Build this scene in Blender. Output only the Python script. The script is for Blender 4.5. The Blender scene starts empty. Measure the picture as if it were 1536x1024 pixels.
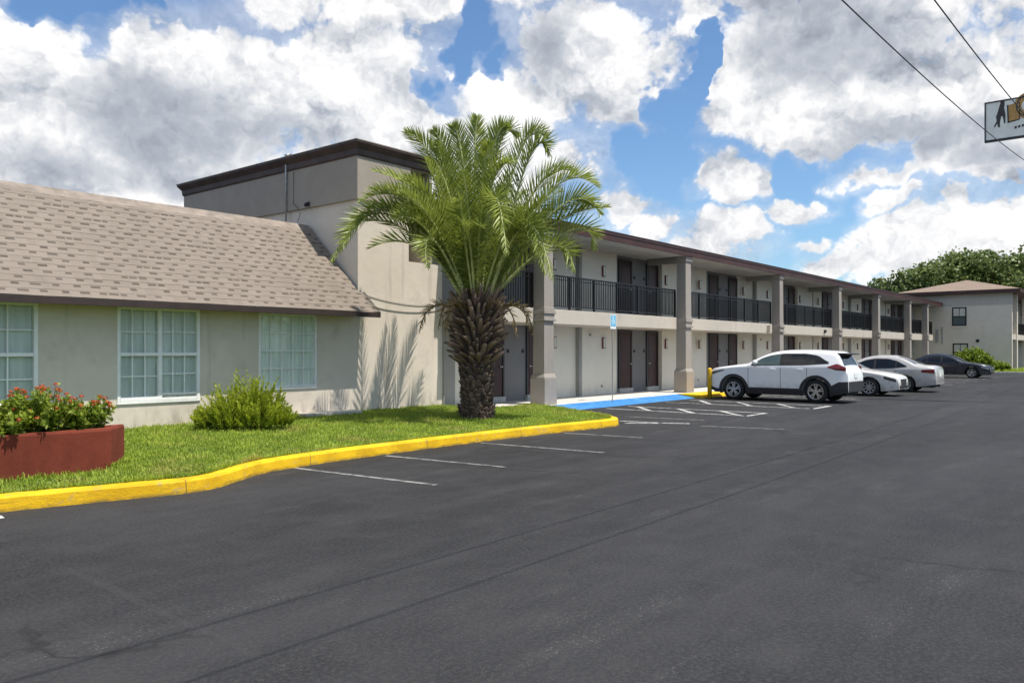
import bpy, math, random
import numpy as np
from mathutils import Vector, Matrix

rnd = random.Random(7)
scene = bpy.context.scene
COL = scene.collection
R = math.radians
OFF = {}            # world offset of each parent chain (parts are stored relative to it)

# ------------------------------------------------------------------ helpers
def tag(o, label=None, cat=None, group=None, kind=None):
    if label: o['label'] = label
    if cat: o['category'] = cat
    if group: o['group'] = group
    if kind: o['kind'] = kind
    return o

def thing(name, loc, label, cat, group=None, rz=0.0):
    o = bpy.data.objects.new(name, None)
    COL.objects.link(o)
    o.empty_display_size = 0.2
    o.location = loc
    o.rotation_euler = (0, 0, rz)
    OFF[o.name] = Vector(loc)
    return tag(o, label, cat, group)

class MB:
    """collects faces; build() links them as one mesh object"""
    def __init__(self):
        self.v = []; self.f = []; self.m = []; self.cur = 0
    def face(self, pts):
        b = len(self.v); self.v.extend([tuple(p) for p in pts])
        self.f.append(tuple(range(b, b + len(pts)))); self.m.append(self.cur)
    def grid(self, rows, closed_u=False):
        b = len(self.v); n = len(rows[0])
        for r in rows: self.v.extend([tuple(p) for p in r])
        for i in range(len(rows) - 1):
            for j in range(n if closed_u else n - 1):
                k = (j + 1) % n
                self.f.append((b + i*n + j, b + i*n + k, b + (i+1)*n + k, b + (i+1)*n + j)); self.m.append(self.cur)
    def box(self, x0, y0, z0, x1, y1, z1):
        x0, x1 = min(x0, x1), max(x0, x1); y0, y1 = min(y0, y1), max(y0, y1); z0, z1 = min(z0, z1), max(z0, z1)
        b = len(self.v)
        self.v += [(x0,y0,z0),(x1,y0,z0),(x1,y1,z0),(x0,y1,z0),(x0,y0,z1),(x1,y0,z1),(x1,y1,z1),(x0,y1,z1)]
        for q in ((0,3,2,1),(4,5,6,7),(0,1,5,4),(1,2,6,5),(2,3,7,6),(3,0,4,7)):
            self.f.append(tuple(b + i for i in q)); self.m.append(self.cur)
    def frustum(self, c0, s0, c1, s1):
        """box whose bottom (centre c0, half sizes s0) and top (c1, s1) differ"""
        b = len(self.v)
        for c, s in ((c0, s0), (c1, s1)):
            self.v += [(c[0]-s[0],c[1]-s[1],c[2]),(c[0]+s[0],c[1]-s[1],c[2]),(c[0]+s[0],c[1]+s[1],c[2]),(c[0]-s[0],c[1]+s[1],c[2])]
        for q in ((0,3,2,1),(4,5,6,7),(0,1,5,4),(1,2,6,5),(2,3,7,6),(3,0,4,7)):
            self.f.append(tuple(b + i for i in q)); self.m.append(self.cur)
    def tube(self, pts, rad, n=8, cap=True):
        pts = [Vector(p) for p in pts]
        rows = []
        for i, p in enumerate(pts):
            t = (pts[min(i+1, len(pts)-1)] - pts[max(i-1, 0)]).normalized()
            u = t.cross(Vector((0,0,1)))
            if u.length < 1e-3: u = t.cross(Vector((0,1,0)))
            u.normalize(); w = t.cross(u)
            r = rad[i] if hasattr(rad, '__len__') else rad
            rows.append([p + u*(r*math.cos(2*math.pi*k/n)) + w*(r*math.sin(2*math.pi*k/n)) for k in range(n)])
        self.grid(rows, True)
        if cap:
            self.face(rows[0][::-1]); self.face(rows[-1])
    def lathe(self, prof, c, axis='z', n=24, cap=True):
        """prof: list of (radius, along)"""
        rows = []
        for r, h in prof:
            ring = []
            for k in range(n):
                a = 2*math.pi*k/n
                ca, sa = r*math.cos(a), r*math.sin(a)
                if axis == 'z': ring.append((c[0]+ca, c[1]+sa, c[2]+h))
                elif axis == 'y': ring.append((c[0]+ca, c[1]+h, c[2]+sa))
                else: ring.append((c[0]+h, c[1]+ca, c[2]+sa))
            rows.append(ring)
        self.grid(rows, True)
        if cap:
            self.face(rows[0][::-1]); self.face(rows[-1])
    def prism(self, poly, z0, z1):
        """vertical prism over a 2d polygon"""
        n = len(poly)
        lo = [(p[0], p[1], z0) for p in poly]; hi = [(p[0], p[1], z1) for p in poly]
        self.face(lo[::-1]); self.face(hi)
        for i in range(n):
            j = (i+1) % n
            self.face([lo[i], lo[j], hi[j], hi[i]])
    def extrude_x(self, prof, x0, x1):
        """prof in (y, z), extruded along x"""
        n = len(prof)
        a = [(x0, p[0], p[1]) for p in prof]; b = [(x1, p[0], p[1]) for p in prof]
        self.face(a); self.face(b[::-1])
        for i in range(n):
            j = (i+1) % n
            self.face([a[j], a[i], b[i], b[j]])
    def build(self, name, mats, parent=None, smooth=False, loc=None, bevel=0, label=None, raw=False):
        if not isinstance(mats, (list, tuple)): mats = [mats]
        off = Vector((0,0,0))
        if not raw:
            if parent is not None: off = OFF.get(parent.name, off)
            elif loc is not None: off = Vector(loc)
        v = np.array(self.v, dtype=float).reshape(-1, 3) - np.array(off)
        me = bpy.data.meshes.new(name)
        me.from_pydata(v.tolist(), [], self.f)
        for m in mats: me.materials.append(m)
        if len(mats) > 1: me.polygons.foreach_set('material_index', self.m)
        if smooth: me.polygons.foreach_set('use_smooth', [True]*len(self.f))
        me.validate(); me.update()
        import bmesh
        if len(self.f) < 20000:
            bm = bmesh.new(); bm.from_mesh(me)
            bmesh.ops.remove_doubles(bm, verts=bm.verts, dist=1e-5) if not smooth == 'keep' else None
            bmesh.ops.recalc_face_normals(bm, faces=bm.faces)
            bm.to_mesh(me); bm.free()
        o = bpy.data.objects.new(name, me); COL.objects.link(o)
        if parent is not None: o.parent = parent
        elif loc is not None: o.location = loc
        OFF[o.name] = off
        if bevel:
            b = o.modifiers.new('bevel', 'BEVEL'); b.width = bevel; b.segments = 2; b.limit_method = 'ANGLE'; b.angle_limit = R(40)
        if label: o['label'] = label
        return o

def mesh_np(name, verts, faces, mat, parent=None, loc=None, attr=None, smooth=False):
    """big leaf meshes straight from numpy; attr: per-face float 'tone'"""
    off = np.zeros(3)
    if parent is not None: off = np.array(OFF.get(parent.name, Vector((0,0,0))))
    elif loc is not None: off = np.array(loc)
    v = np.asarray(verts, dtype=np.float32) - off
    f = np.asarray(faces, dtype=np.int32)
    me = bpy.data.meshes.new(name)
    me.vertices.add(len(v)); me.vertices.foreach_set('co', v.ravel().astype(np.float32))
    k = f.shape[1]
    me.loops.add(f.size); me.loops.foreach_set('vertex_index', f.ravel())
    me.polygons.add(len(f)); me.polygons.foreach_set('loop_start', np.arange(0, f.size, k, dtype=np.int32))
    try: me.polygons.foreach_set('loop_total', np.full(len(f), k, dtype=np.int32))
    except Exception: pass
    me.update(calc_edges=True)
    if attr is not None:
        a = me.attributes.new('tone', 'FLOAT', 'FACE'); a.data.foreach_set('value', np.asarray(attr, dtype=np.float32))
    me.materials.append(mat)
    if smooth: me.polygons.foreach_set('use_smooth', np.ones(len(f), dtype=bool))
    o = bpy.data.objects.new(name, me); COL.objects.link(o)
    if parent is not None: o.parent = parent
    elif loc is not None: o.location = loc
    OFF[o.name] = Vector(off)
    return o

def copy_tree(o, parent=None):
    c = o.copy(); COL.objects.link(c)
    c.parent = parent
    OFF[c.name] = OFF.get(o.name, Vector((0,0,0)))
    for ch in [x for x in o.children]: copy_tree(ch, c)
    return c

# ------------------------------------------------------------------ node helpers
class NT:
    def __init__(self, tree): self.t = tree; self.n = tree.nodes; self.l = tree.links
    def new(self, typ, **kw):
        x = self.n.new(typ)
        for k, v in kw.items(): setattr(x, k, v)
        return x
    def put(self, sock, val):
        if isinstance(val, bpy.types.NodeSocket): self.l.new(val, sock)
        elif isinstance(val, (tuple, list)) and len(val) == 3 and sock.type == 'RGBA': sock.default_value = (*val, 1)
        else: sock.default_value = val
    def math(self, op, a, b=None, c=None, clamp=False):
        x = self.new('ShaderNodeMath', operation=op); x.use_clamp = clamp
        self.put(x.inputs[0], a)
        if b is not None: self.put(x.inputs[1], b)
        if c is not None: self.put(x.inputs[2], c)
        return x.outputs[0]
    def vmath(self, op, a, b=None, scale=None):
        x = self.new('ShaderNodeVectorMath', operation=op)
        self.put(x.inputs[0], a)
        if b is not None: self.put(x.inputs[1], b)
        if scale is not None: self.put(x.inputs['Scale'], scale)
        return x.outputs['Value'] if op in ('LENGTH', 'DOT_PRODUCT', 'DISTANCE') else x.outputs[0]
    def mix(self, fac, a, b, blend='MIX'):
        x = self.new('ShaderNodeMix', data_type='RGBA', blend_type=blend)
        self.put(x.inputs[0], fac); self.put(x.inputs[6], a); self.put(x.inputs[7], b)
        return x.outputs[2]
    def ramp(self, val, lo, hi, a=0.0, b=1.0, smooth=True):
        x = self.new('ShaderNodeMapRange'); x.interpolation_type = 'SMOOTHSTEP' if smooth else 'LINEAR'
        self.put(x.inputs[0], val); self.put(x.inputs[1], lo); self.put(x.inputs[2], hi); self.put(x.inputs[3], a); self.put(x.inputs[4], b)
        return x.outputs[0]
    def noise(self, vec, scale, detail=4, rough=0.55, out=0, dist=0.0):
        x = self.new('ShaderNodeTexNoise'); x.inputs['Scale'].default_value = scale
        x.inputs['Detail'].default_value = detail; x.inputs['Roughness'].default_value = rough; x.inputs['Distortion'].default_value = dist
        self.put(x.inputs['Vector'], vec)
        return x.outputs[out]
    def comb(self, x, y, z):
        k = self.new('ShaderNodeCombineXYZ')
        for i, q in enumerate((x, y, z)): self.put(k.inputs[i], q)
        return k.outputs[0]
    def sep(self, v):
        k = self.new('ShaderNodeSeparateXYZ'); self.put(k.inputs[0], v); return k.outputs
    def pos(self): return self.new('ShaderNodeNewGeometry').outputs['Position']
    def scaled(self, v, s): return self.vmath('MULTIPLY', v, s)

def material(name):
    m = bpy.data.materials.new(name); m.use_nodes = True
    t = NT(m.node_tree); b = m.node_tree.nodes['Principled BSDF']
    return m, t, b

def bump(t, b, h, strength=0.3, dist=0.02):
    x = t.new('ShaderNodeBump'); x.inputs['Strength'].default_value = strength; x.inputs['Distance'].default_value = dist
    t.put(x.inputs['Height'], h); t.l.new(x.outputs[0], b.inputs['Normal'])

def plain(name, col, rough=0.5, metal=0.0, var=0.12, scale=3.0, spec=0.5, coat=0.0, bumps=0.0):
    m, t, b = material(name)
    p = t.pos()
    n = t.noise(p, scale, 5)
    lo = tuple(c*(1-var) for c in col); hi = tuple(min(1, c*(1+var)) for c in col)
    t.put(b.inputs['Base Color'], t.mix(t.ramp(n, .3, .7), lo, hi))
    b.inputs['Roughness'].default_value = rough; b.inputs['Metallic'].default_value = metal
    b.inputs['Specular IOR Level'].default_value = spec; b.inputs['Coat Weight'].default_value = coat
    if bumps: bump(t, b, t.noise(p, scale*25, 3), bumps, .01)
    return m

def stucco(name, col, var=.1, dirt=.35, streak=1.0, dirtcol=(.17,.155,.13)):
    m, t, b = material(name)
    p = t.pos(); s = t.sep(p)
    big = t.noise(p, .45, 4); mid = t.noise(p, 2.7, 5)
    c = t.mix(t.ramp(t.math('ADD', t.math('MULTIPLY', big, .6), t.math('MULTIPLY', mid, .4)), .35, .65),
              tuple(x*(1-var) for x in col), tuple(x*(1+var*.5) for x in col))
    # rain streaks (stretched down) and patchy weathering
    sv = t.scaled(p, (3.2, 3.2, .22))
    st = t.ramp(t.noise(sv, 1.0, 5, .6), .56, .78)
    pat = t.ramp(t.noise(p, .8, 6, .65), .55, .8)
    d = t.math('MULTIPLY', t.math('MAXIMUM', t.math('MULTIPLY', st, streak), pat), dirt)
    # splash-back dirt near the ground
    low = t.math('MULTIPLY', t.ramp(s[2], .2, .75, 1, 0), t.ramp(t.noise(t.scaled(p, (4,4,1.5)), 1.2, 5), .42, .7))
    d = t.math('MAXIMUM', d, t.math('MULTIPLY', low, dirt*1.2), clamp=True)
    c = t.mix(d, c, dirtcol)
    t.put(b.inputs['Base Color'], c)
    b.inputs['Roughness'].default_value = .92; b.inputs['Specular IOR Level'].default_value = .2
    bump(t, b, t.math('ADD', t.noise(p, 60, 3), t.math('MULTIPLY', t.noise(p, 9, 3), 1.5)), .22, .012)
    return m

def leafmat(name, dark, light, trans=.35, scale=1.5, rough=.5, spec=.3, dry=None):
    m, t, b = material(name)
    at = t.new('ShaderNodeAttribute', attribute_name='tone').outputs['Fac']
    n = t.noise(t.pos(), scale, 3)
    f = t.math('ADD', t.math('MULTIPLY', at, .75), t.math('MULTIPLY', t.math('SUBTRACT', n, .5), .7), clamp=True)
    c = t.mix(f, dark, light)
    if dry: c = t.mix(t.math('MULTIPLY', t.ramp(t.noise(t.pos(), 1.3, 5, .6), .52, .68), .65), c, dry)
    t.put(b.inputs['Base Color'], c)
    b.inputs['Roughness'].default_value = rough; b.inputs['Specular IOR Level'].default_value = spec
    tr = t.new('ShaderNodeBsdfTranslucent'); t.put(tr.inputs[0], t.mix(.35, c, tuple(min(1, x*1.5) for x in light)))
    mx = t.new('ShaderNodeMixShader'); mx.inputs[0].default_value = trans
    t.l.new(b.outputs[0], mx.inputs[1]); t.l.new(tr.outputs[0], mx.inputs[2])
    t.l.new(mx.outputs[0], m.node_tree.nodes['Material Output'].inputs[0])
    return m

M = {}
M['beige'] = stucco('beige_stucco', (.69,.615,.52), .08, .5)
M['beige_low'] = stucco('office_stucco', (.70,.625,.53), .08, .45)
M['taupe'] = stucco('taupe_stucco', (.375,.33,.28), .08, .15)
M['pillar'] = stucco('pillar_stucco', (.345,.315,.28), .07, .22)
M['slab'] = stucco('balcony_band_stucco', (.57,.515,.435), .06, .3, 1.0)
M['panel'] = stucco('pale_panel_paint', (.72,.68,.585), .05, .12, .4)
M['alcove'] = stucco('grey_alcove_paint', (.22,.217,.217), .06, .12, .4)
M['strip'] = stucco('grey_strip_paint', (.33,.325,.30), .06, .12, .4)
M['farwall'] = stucco('far_wall_stucco', (.74,.665,.56), .06, .25)
M['soffit'] = plain('soffit_paint', (.52,.51,.485), .85, var=.06, scale=1.2)
M['brown'] = plain('dark_brown_trim', (.070,.043,.035), .6, var=.25, scale=2.5)
M['eave'] = plain('dark_eave_board', (.036,.023,.020), .6, var=.25, scale=2.5)
M['fascia'] = plain('red_brown_fascia', (.058,.020,.016), .55, var=.25, scale=1.5)
M['drip'] = plain('dark_drip_edge', (.035,.024,.022), .5, var=.2)
M['door'] = plain('maroon_door_paint', (.036,.008,.007), .45, var=.2, scale=2)
M['jamb'] = plain('dark_jamb_paint', (.035,.035,.04), .5)
M['sill'] = plain('pale_sill', (.5,.49,.46), .8, var=.1, scale=6)
M['black'] = plain('black_iron', (.007,.007,.008), .45, var=.2, scale=8)
M['white'] = plain('white_vinyl', (.90,.90,.88), .4, var=.04, scale=6)
M['metal'] = plain('galvanised_metal', (.45,.45,.45), .4, .7, var=.15, scale=12)
M['brass'] = plain('brushed_handle', (.5,.47,.4), .35, .9)
M['rust'] = plain('red_lamp_frame', (.16,.045,.03), .55, var=.2, scale=10)
M['lampglass'] = plain('frosted_glass', (.62,.6,.52), .25, var=.05)
M['dark'] = plain('dark_rubber', (.016,.016,.017), .7, var=.2)
M['cable'] = plain('cable_sheath', (.06,.06,.065), .6)
M['cablegrey'] = plain('painted_cable', (.33,.30,.26), .7)
M['concrete'] = stucco('concrete', (.52,.50,.46), .1, .35, .0)
M['sidewalk'] = stucco('sidewalk_concrete', (.60,.58,.54), .08, .3, .0)

def glass(name, col=(.02,.03,.03), rough=.04):
    m, t, b = material(name)
    t.put(b.inputs['Base Color'], col); b.inputs['Roughness'].default_value = rough
    b.inputs['Specular IOR Level'].default_value = .6
    b.inputs['IOR'].default_value = 1.5
    # gentle waviness of old panes
    bump(t, b, t.noise(t.pos(), 1.3, 2), .05, .05)
    return m
def clear_glass(name, tint=(.97,1.0,.985)):
    m, t, b = material(name)
    tr = t.new('ShaderNodeBsdfTransparent'); t.put(tr.inputs[0], tint)
    gl = t.new('ShaderNodeBsdfGlossy'); gl.inputs['Roughness'].default_value = .03
    fr = t.new('ShaderNodeFresnel'); fr.inputs[0].default_value = 1.5
    bp = t.new('ShaderNodeBump'); bp.inputs['Strength'].default_value = .06; bp.inputs['Distance'].default_value = .05
    t.put(bp.inputs['Height'], t.noise(t.pos(), 1.5, 2)); t.l.new(bp.outputs[0], gl.inputs['Normal'])
    mx = t.new('ShaderNodeMixShader')
    t.l.new(t.math('MULTIPLY', fr.outputs[0], .6, clamp=True), mx.inputs[0]); t.l.new(tr.outputs[0], mx.inputs[1]); t.l.new(gl.outputs[0], mx.inputs[2])
    t.l.new(mx.outputs[0], m.node_tree.nodes['Material Output'].inputs[0])
    return m
M['pane'] = clear_glass('window_glass')
M['carglass'] = glass('tinted_car_glass', (.008,.009,.010), .03)
M['carglass_pale'] = glass('pale_car_glass', (.06,.10,.10), .03)
M['farglass'] = glass('far_window_glass', (.10,.13,.13), .05)

def curtain_mat():
    m, t, b = material('pleated_curtain')
    p = t.pos(); s = t.sep(p)
    n = t.noise(t.scaled(p, (1, 1, .12)), 7, 3)
    t.put(b.inputs['Base Color'], t.mix(t.ramp(n, .3, .7), (.70,.76,.68), (.86,.91,.82)))
    b.inputs['Roughness'].default_value = .9
    return m
M['curtain'] = curtain_mat()

def asphalt_mat():
    m, t, b = material('worn_asphalt')
    p = t.pos()
    stretch = t.scaled(p, (.22, 1.0, 1))
    big = t.noise(stretch, .35, 5, .6)
    mid = t.noise(t.scaled(p, (.5, 1.6, 1)), 1.3, 5, .6)
    fine = t.noise(p, 34, 4, .75)
    base = t.mix(t.ramp(t.math('ADD', t.math('MULTIPLY', big, .6), t.math('MULTIPLY', mid, .4)), .36, .66), (.0165,.0168,.0185), (.038,.0385,.0415))
    blot = t.noise(t.scaled(p, (.9, .9, 1)), 2.2, 6, .66)
    base = t.mix(t.math('MULTIPLY', t.ramp(blot, .44, .70), .22), base, (.060,.060,.061))
    base = t.mix(t.math('MULTIPLY', t.ramp(fine, .42, .66), .5), base, (.062,.062,.063))
    # exposed pale aggregate where the sealer has worn
    vo = t.new('ShaderNodeTexVoronoi'); vo.inputs['Scale'].default_value = 44; t.put(vo.inputs['Vector'], p)
    grain = t.ramp(vo.outputs['Distance'], .16, .36, 1, 0)
    pick = t.ramp(t.sep(vo.outputs['Color'])[0], .55, .7)
    worn = t.ramp(t.noise(t.scaled(p, (.32, 1.1, 1)), 1.1, 6, .68), .52, .74)
    base = t.mix(t.math('MULTIPLY', t.math('MULTIPLY', grain, pick), t.math('ADD', t.math('MULTIPLY', worn, .85), .05)), base, (.20,.195,.185))
    base = t.mix(t.math('MULTIPLY', worn, .28), base, (.075,.075,.076))
    # squeegee drag marks across the lane and hairline cracks
    drag = t.ramp(t.noise(t.scaled(p, (5.0, .28, 1)), 1.0, 4, .6, dist=.6), .60, .76)
    base = t.mix(t.math('MULTIPLY', drag, .22), base, (.060,.060,.061))
    cv = t.new('ShaderNodeTexVoronoi', feature='DISTANCE_TO_EDGE'); cv.inputs['Scale'].default_value = .32
    t.put(cv.inputs['Vector'], t.vmath('ADD', p, t.scaled(t.noise(p, 1.2, 4, out=1), (1.1,1.1,0))))
    crack = t.math('MULTIPLY', t.ramp(cv.outputs[0], .0, .013, 1, 0), t.ramp(t.noise(p, .22, 3), .50, .58))
    base = t.mix(t.math('MULTIPLY', crack, .75), base, (.018,.018,.018))
    # oil drips
    oil = t.math('MAXIMUM', t.ramp(t.noise(p, .9, 3, .5), .66, .76), t.ramp(t.noise(p, 4.5, 3, .5), .74, .80))
    base = t.mix(t.math('MULTIPLY', oil, .5), base, (.022,.022,.023))
    t.put(b.inputs['Base Color'], base)
    t.put(b.inputs['Roughness'], t.ramp(mid, .3, .7, .70, .9))
    b.inputs['Specular IOR Level'].default_value = .22
    bump(t, b, t.math('ADD', fine, t.math('MULTIPLY', grain, .5)), .5, .012)
    return m
M['asphalt'] = asphalt_mat()

def paint_mat(name, col, under, wear=.5, scale=9, lo=.45):
    m, t, b = material(name)
    p = t.pos()
    w = t.ramp(t.math('ADD', t.math('MULTIPLY', t.noise(p, scale, 6, .7), .75), t.math('MULTIPLY', t.noise(p, 1.1, 3), .25)), lo+.1, lo+.22)
    n = t.noise(p, 2.5, 5)
    c = t.mix(t.ramp(n, .3, .7), tuple(x*.84 for x in col), col)
    t.put(b.inputs['Base Color'], t.mix(t.math('MULTIPLY', w, wear), c, under))
    b.inputs['Roughness'].default_value = .7; b.inputs['Specular IOR Level'].default_value = .3
    bump(t, b, t.math('ADD', t.noise(p, 40, 3), t.math('MULTIPLY', t.noise(p, 6, 4), 2)), .25, .015)
    return m
def kerb_mat():
    m, t, b = material('yellow_kerb_paint')
    p = t.pos(); q = t.sep(p)
    w = t.ramp(t.math('ADD', t.math('MULTIPLY', t.noise(p, 9, 7, .72), .7), t.math('MULTIPLY', t.noise(p, 1.1, 3), .3)), .555, .64)
    c = t.mix(t.ramp(t.noise(p, 2.5, 5), .3, .7), (.66,.38,.008), (.86,.54,.014))
    c = t.mix(t.math('MULTIPLY', w, .7), c, (.36,.29,.17))
    scuff = t.math('MULTIPLY', t.ramp(t.noise(t.scaled(p, (1.2,1.2,9)), 2.0, 5, .65), .58, .72), t.ramp(q[2], .13, .03, .1, .75))
    c = t.mix(scuff, c, (.06,.05,.04))
    jt = t.ramp(t.math('ABSOLUTE', t.math('SUBTRACT', t.math('FRACT', t.math('DIVIDE', t.math('ADD', q[0], t.math('MULTIPLY', q[1], .15)), 2.44)), .5)), .0012, .0035, 1, 0)
    c = t.mix(t.math('MULTIPLY', jt, .8), c, (.09,.07,.04))
    grime = t.math('MULTIPLY', t.ramp(q[2], .055, .0, 0, .75), t.ramp(t.noise(p, 5, 5), .3, .6))
    c = t.mix(grime, c, (.10,.075,.04))
    crack = t.ramp(t.math('ABSOLUTE', t.math('SUBTRACT', t.noise(p, 3.2, 5, .6), .5)), .0, .010, 1, 0)
    c = t.mix(t.math('MULTIPLY', crack, .28), c, (.20,.14,.04))
    t.put(b.inputs['Base Color'], c); b.inputs['Roughness'].default_value = .75; b.inputs['Specular IOR Level'].default_value = .25
    bump(t, b, t.math('ADD', t.noise(p, 40, 3), t.math('MULTIPLY', t.noise(p, 6, 4), 2)), .3, .015)
    return m
M['yellow'] = kerb_mat()
M['blue'] = paint_mat('blue_ramp_paint', (.045,.22,.54), (.10,.30,.58), .8, 4, .40)
M['line'] = paint_mat('white_line_paint', (.58,.58,.57), (.08,.08,.08), .85, 8, .36)
M['line_faint'] = paint_mat('faded_line_paint', (.27,.27,.26), (.07,.07,.07), .9, 7, .36)
M['planter'] = stucco('planter_red_stucco', (.185,.042,.025), .25, .4, .6, (.10,.022,.016))
M['soil'] = plain('planter_soil', (.05,.035,.022), .95, var=.4, scale=20, bumps=.6)
M['turf'] = plain('turf_soil', (.09,.13,.022), .95, var=.45, scale=9, bumps=.5)
M['grass'] = leafmat('grass_blades', (.13,.22,.017), (.47,.56,.075), .35, 1.0, .55, .3, (.42,.36,.11))
M['palm'] = leafmat('palm_leaf', (.033,.076,.012), (.39,.45,.085), .28, .9, .42, .5)
M['rachis'] = plain('palm_rachis', (.52,.54,.24), .5, var=.3)
M['shrub'] = leafmat('shrub_leaf', (.07,.14,.010), (.55,.60,.05), .35, 2.2)
M['drypalm'] = leafmat('dry_palm_leaf', (.16,.11,.05), (.42,.32,.16), .2, 2)
M['milk'] = leafmat('flower_bush_leaf', (.04,.10,.008), (.40,.47,.05), .3, 4)
M['oak'] = leafmat('oak_leaf', (.04,.08,.018), (.30,.37,.11), .22, .35)
M['hedge'] = leafmat('hedge_leaf', (.06,.12,.01), (.28,.36,.04), .3, 1.0)
M['flower'] = leafmat('flower_petals', (.40,.04,.02), (.68,.20,.06), .25, 6)
M['bark'] = plain('tree_bark', (.10,.078,.06), .9, var=.35, scale=5, bumps=.5)
def boot_mat():
    m, t, b = material('palm_boot')
    at = t.new('ShaderNodeAttribute', attribute_name='tone').outputs['Fac']
    p = t.pos()
    c = t.mix(at, (.050,.034,.024), (.36,.25,.185))
    c = t.mix(t.math('MULTIPLY', t.ramp(t.noise(p, 14, 5), .5, .75), .55), c, (.05,.036,.03))
    t.put(b.inputs['Base Color'], c); b.inputs['Roughness'].default_value = .9
    bump(t, b, t.noise(t.scaled(p, (1,1,.3)), 60, 3), .5, .01)
    return m
M['boot'] = boot_mat()
M['fibre'] = plain('palm_fibre', (.065,.047,.033), .95, var=.5, scale=18, bumps=.8)

def shingle_mat(name, rows, a, bcol, dash, origin=(0,0,0), up=(0,0,1), h=.1744, w=.16):
    """asphalt shingles: courses up the slope, staggered tabs, printed dark shadow dashes"""
    m, t, b = material(name)
    p = t.vmath('SUBTRACT', t.pos(), origin)
    u = t.sep(p)[0]; v = t.vmath('DOT_PRODUCT', p, up)
    u = t.math('ADD', u, t.math('MULTIPLY', t.math('SUBTRACT', t.noise(p, 3.0, 2), .5), .03))
    v = t.math('ADD', v, t.math('MULTIPLY', t.math('SUBTRACT', t.noise(p, 1.7, 2), .5), .03))
    vr = t.math('DIVIDE', v, h); row = t.math('FLOOR', vr); fv = t.math('FRACT', vr)
    wn = t.new('ShaderNodeTexWhiteNoise', noise_dimensions='1D'); t.put(wn.inputs['W'], row)
    ur = t.math('ADD', t.math('DIVIDE', u, w), t.math('ADD', t.math('MULTIPLY', row, .86), t.math('MULTIPLY', wn.outputs[0], .7)))
    # tabs of uneven width
    ur = t.math('ADD', ur, t.math('MULTIPLY', t.math('SINE', t.math('ADD', t.math('MULTIPLY', ur, 2.1), t.math('MULTIPLY', row, 1.7))), .12))
    colm = t.math('FLOOR', ur); fu = t.math('FRACT', ur)
    w2 = t.new('ShaderNodeTexWhiteNoise', noise_dimensions='2D'); t.put(w2.inputs['Vector'], t.comb(colm, row, 0))
    r2 = w2.outputs[0]; r3 = t.sep(w2.outputs[1])
    tone = t.math('ADD', t.math('MULTIPLY', r3[0], .28), t.math('MULTIPLY', t.noise(p, .6, 4), .75))
    c = t.mix(t.ramp(tone, .0, 1.1), a, bcol)
    # every other tab carries a dash, with a few skipped or doubled
    alt = t.math('PINGPONG', colm, 1.0)
    par = t.math('MAXIMUM', t.math('MULTIPLY', t.math('GREATER_THAN', alt, .5), t.math('GREATER_THAN', r2, .06)), t.math('GREATER_THAN', r2, .93))
    edge = t.math('MULTIPLY', t.ramp(fu, .04, .10), t.ramp(fu, .86, .93, 1, 0))
    dsh = t.math('MULTIPLY', t.math('MULTIPLY', t.ramp(fv, .50, .58), t.ramp(fv, .86, .93, 1, 0)), t.math('MULTIPLY', edge, par))
    c = t.mix(t.math('MULTIPLY', dsh, t.math('ADD', .62, t.math('MULTIPLY', r3[1], .25))), c, dash)
    lip = t.ramp(fv, .0, .07, 1, 0)
    c = t.mix(t.math('MULTIPLY', lip, .06), c, tuple(min(1, x*1.25) for x in bcol))
    gran = t.noise(p, 140, 2)
    c = t.mix(t.math('MULTIPLY', t.ramp(gran, .35, .75), .35), c, tuple(x*.62 for x in a))
    # rain wash and lichen
    st = t.ramp(t.noise(t.comb(t.math('MULTIPLY', u, 1.6), t.math('MULTIPLY', v, .25), 0), 1.0, 5), .55, .8)
    c = t.mix(t.math('MULTIPLY', st, .30), c, tuple(x*.55 for x in a))
    t.put(b.inputs['Base Color'], c)
    b.inputs['Roughness'].default_value = .95; b.inputs['Specular IOR Level'].default_value = .15
    hgt = t.math('ADD', t.math('MULTIPLY', t.math('SUBTRACT', 1.0, fv), 1.0), t.math('ADD', t.math('MULTIPLY', par, t.math('MULTIPLY', edge, .5)), t.math('MULTIPLY', gran, .25)))
    bump(t, b, hgt, .28, .010)
    return m

# ------------------------------------------------------------------ camera, sun
YAW = R(39.2946)
cam = bpy.data.cameras.new('camera'); cam.lens = 28.125; cam.sensor_width = 36; cam.shift_y = 14/1536
cam.clip_start = .05; cam.clip_end = 5000
co = bpy.data.objects.new('camera', cam); COL.objects.link(co)
co.location = (0, 0, 1.65); co.rotation_euler = (R(90), 0, YAW - R(90))
scene.camera = co
SUN = Vector((.10, -.405, 1)).normalized()
sl = bpy.data.lights.new('sun', 'SUN'); sl.energy = 5.0; sl.angle = R(.5); sl.color = (1, .93, .83)
so = bpy.data.objects.new('sun', sl); COL.objects.link(so); so.location = (0, 0, 40)
so.rotation_euler = SUN.to_track_quat('Z', 'Y').to_euler()
scene.view_settings.view_transform = 'Standard'; scene.view_settings.look = 'None'
scene.view_settings.exposure = .25; scene.view_settings.gamma = 1

# ------------------------------------------------------------------ setting: asphalt, kerbs, grass, markings
g = MB(); S = 900.
g.face([(-S,-S,0),(S,-S,0),(S,S,0),(-S,S,0)])
tag(g.build('asphalt_lot', M['asphalt']), kind='structure')

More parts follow.
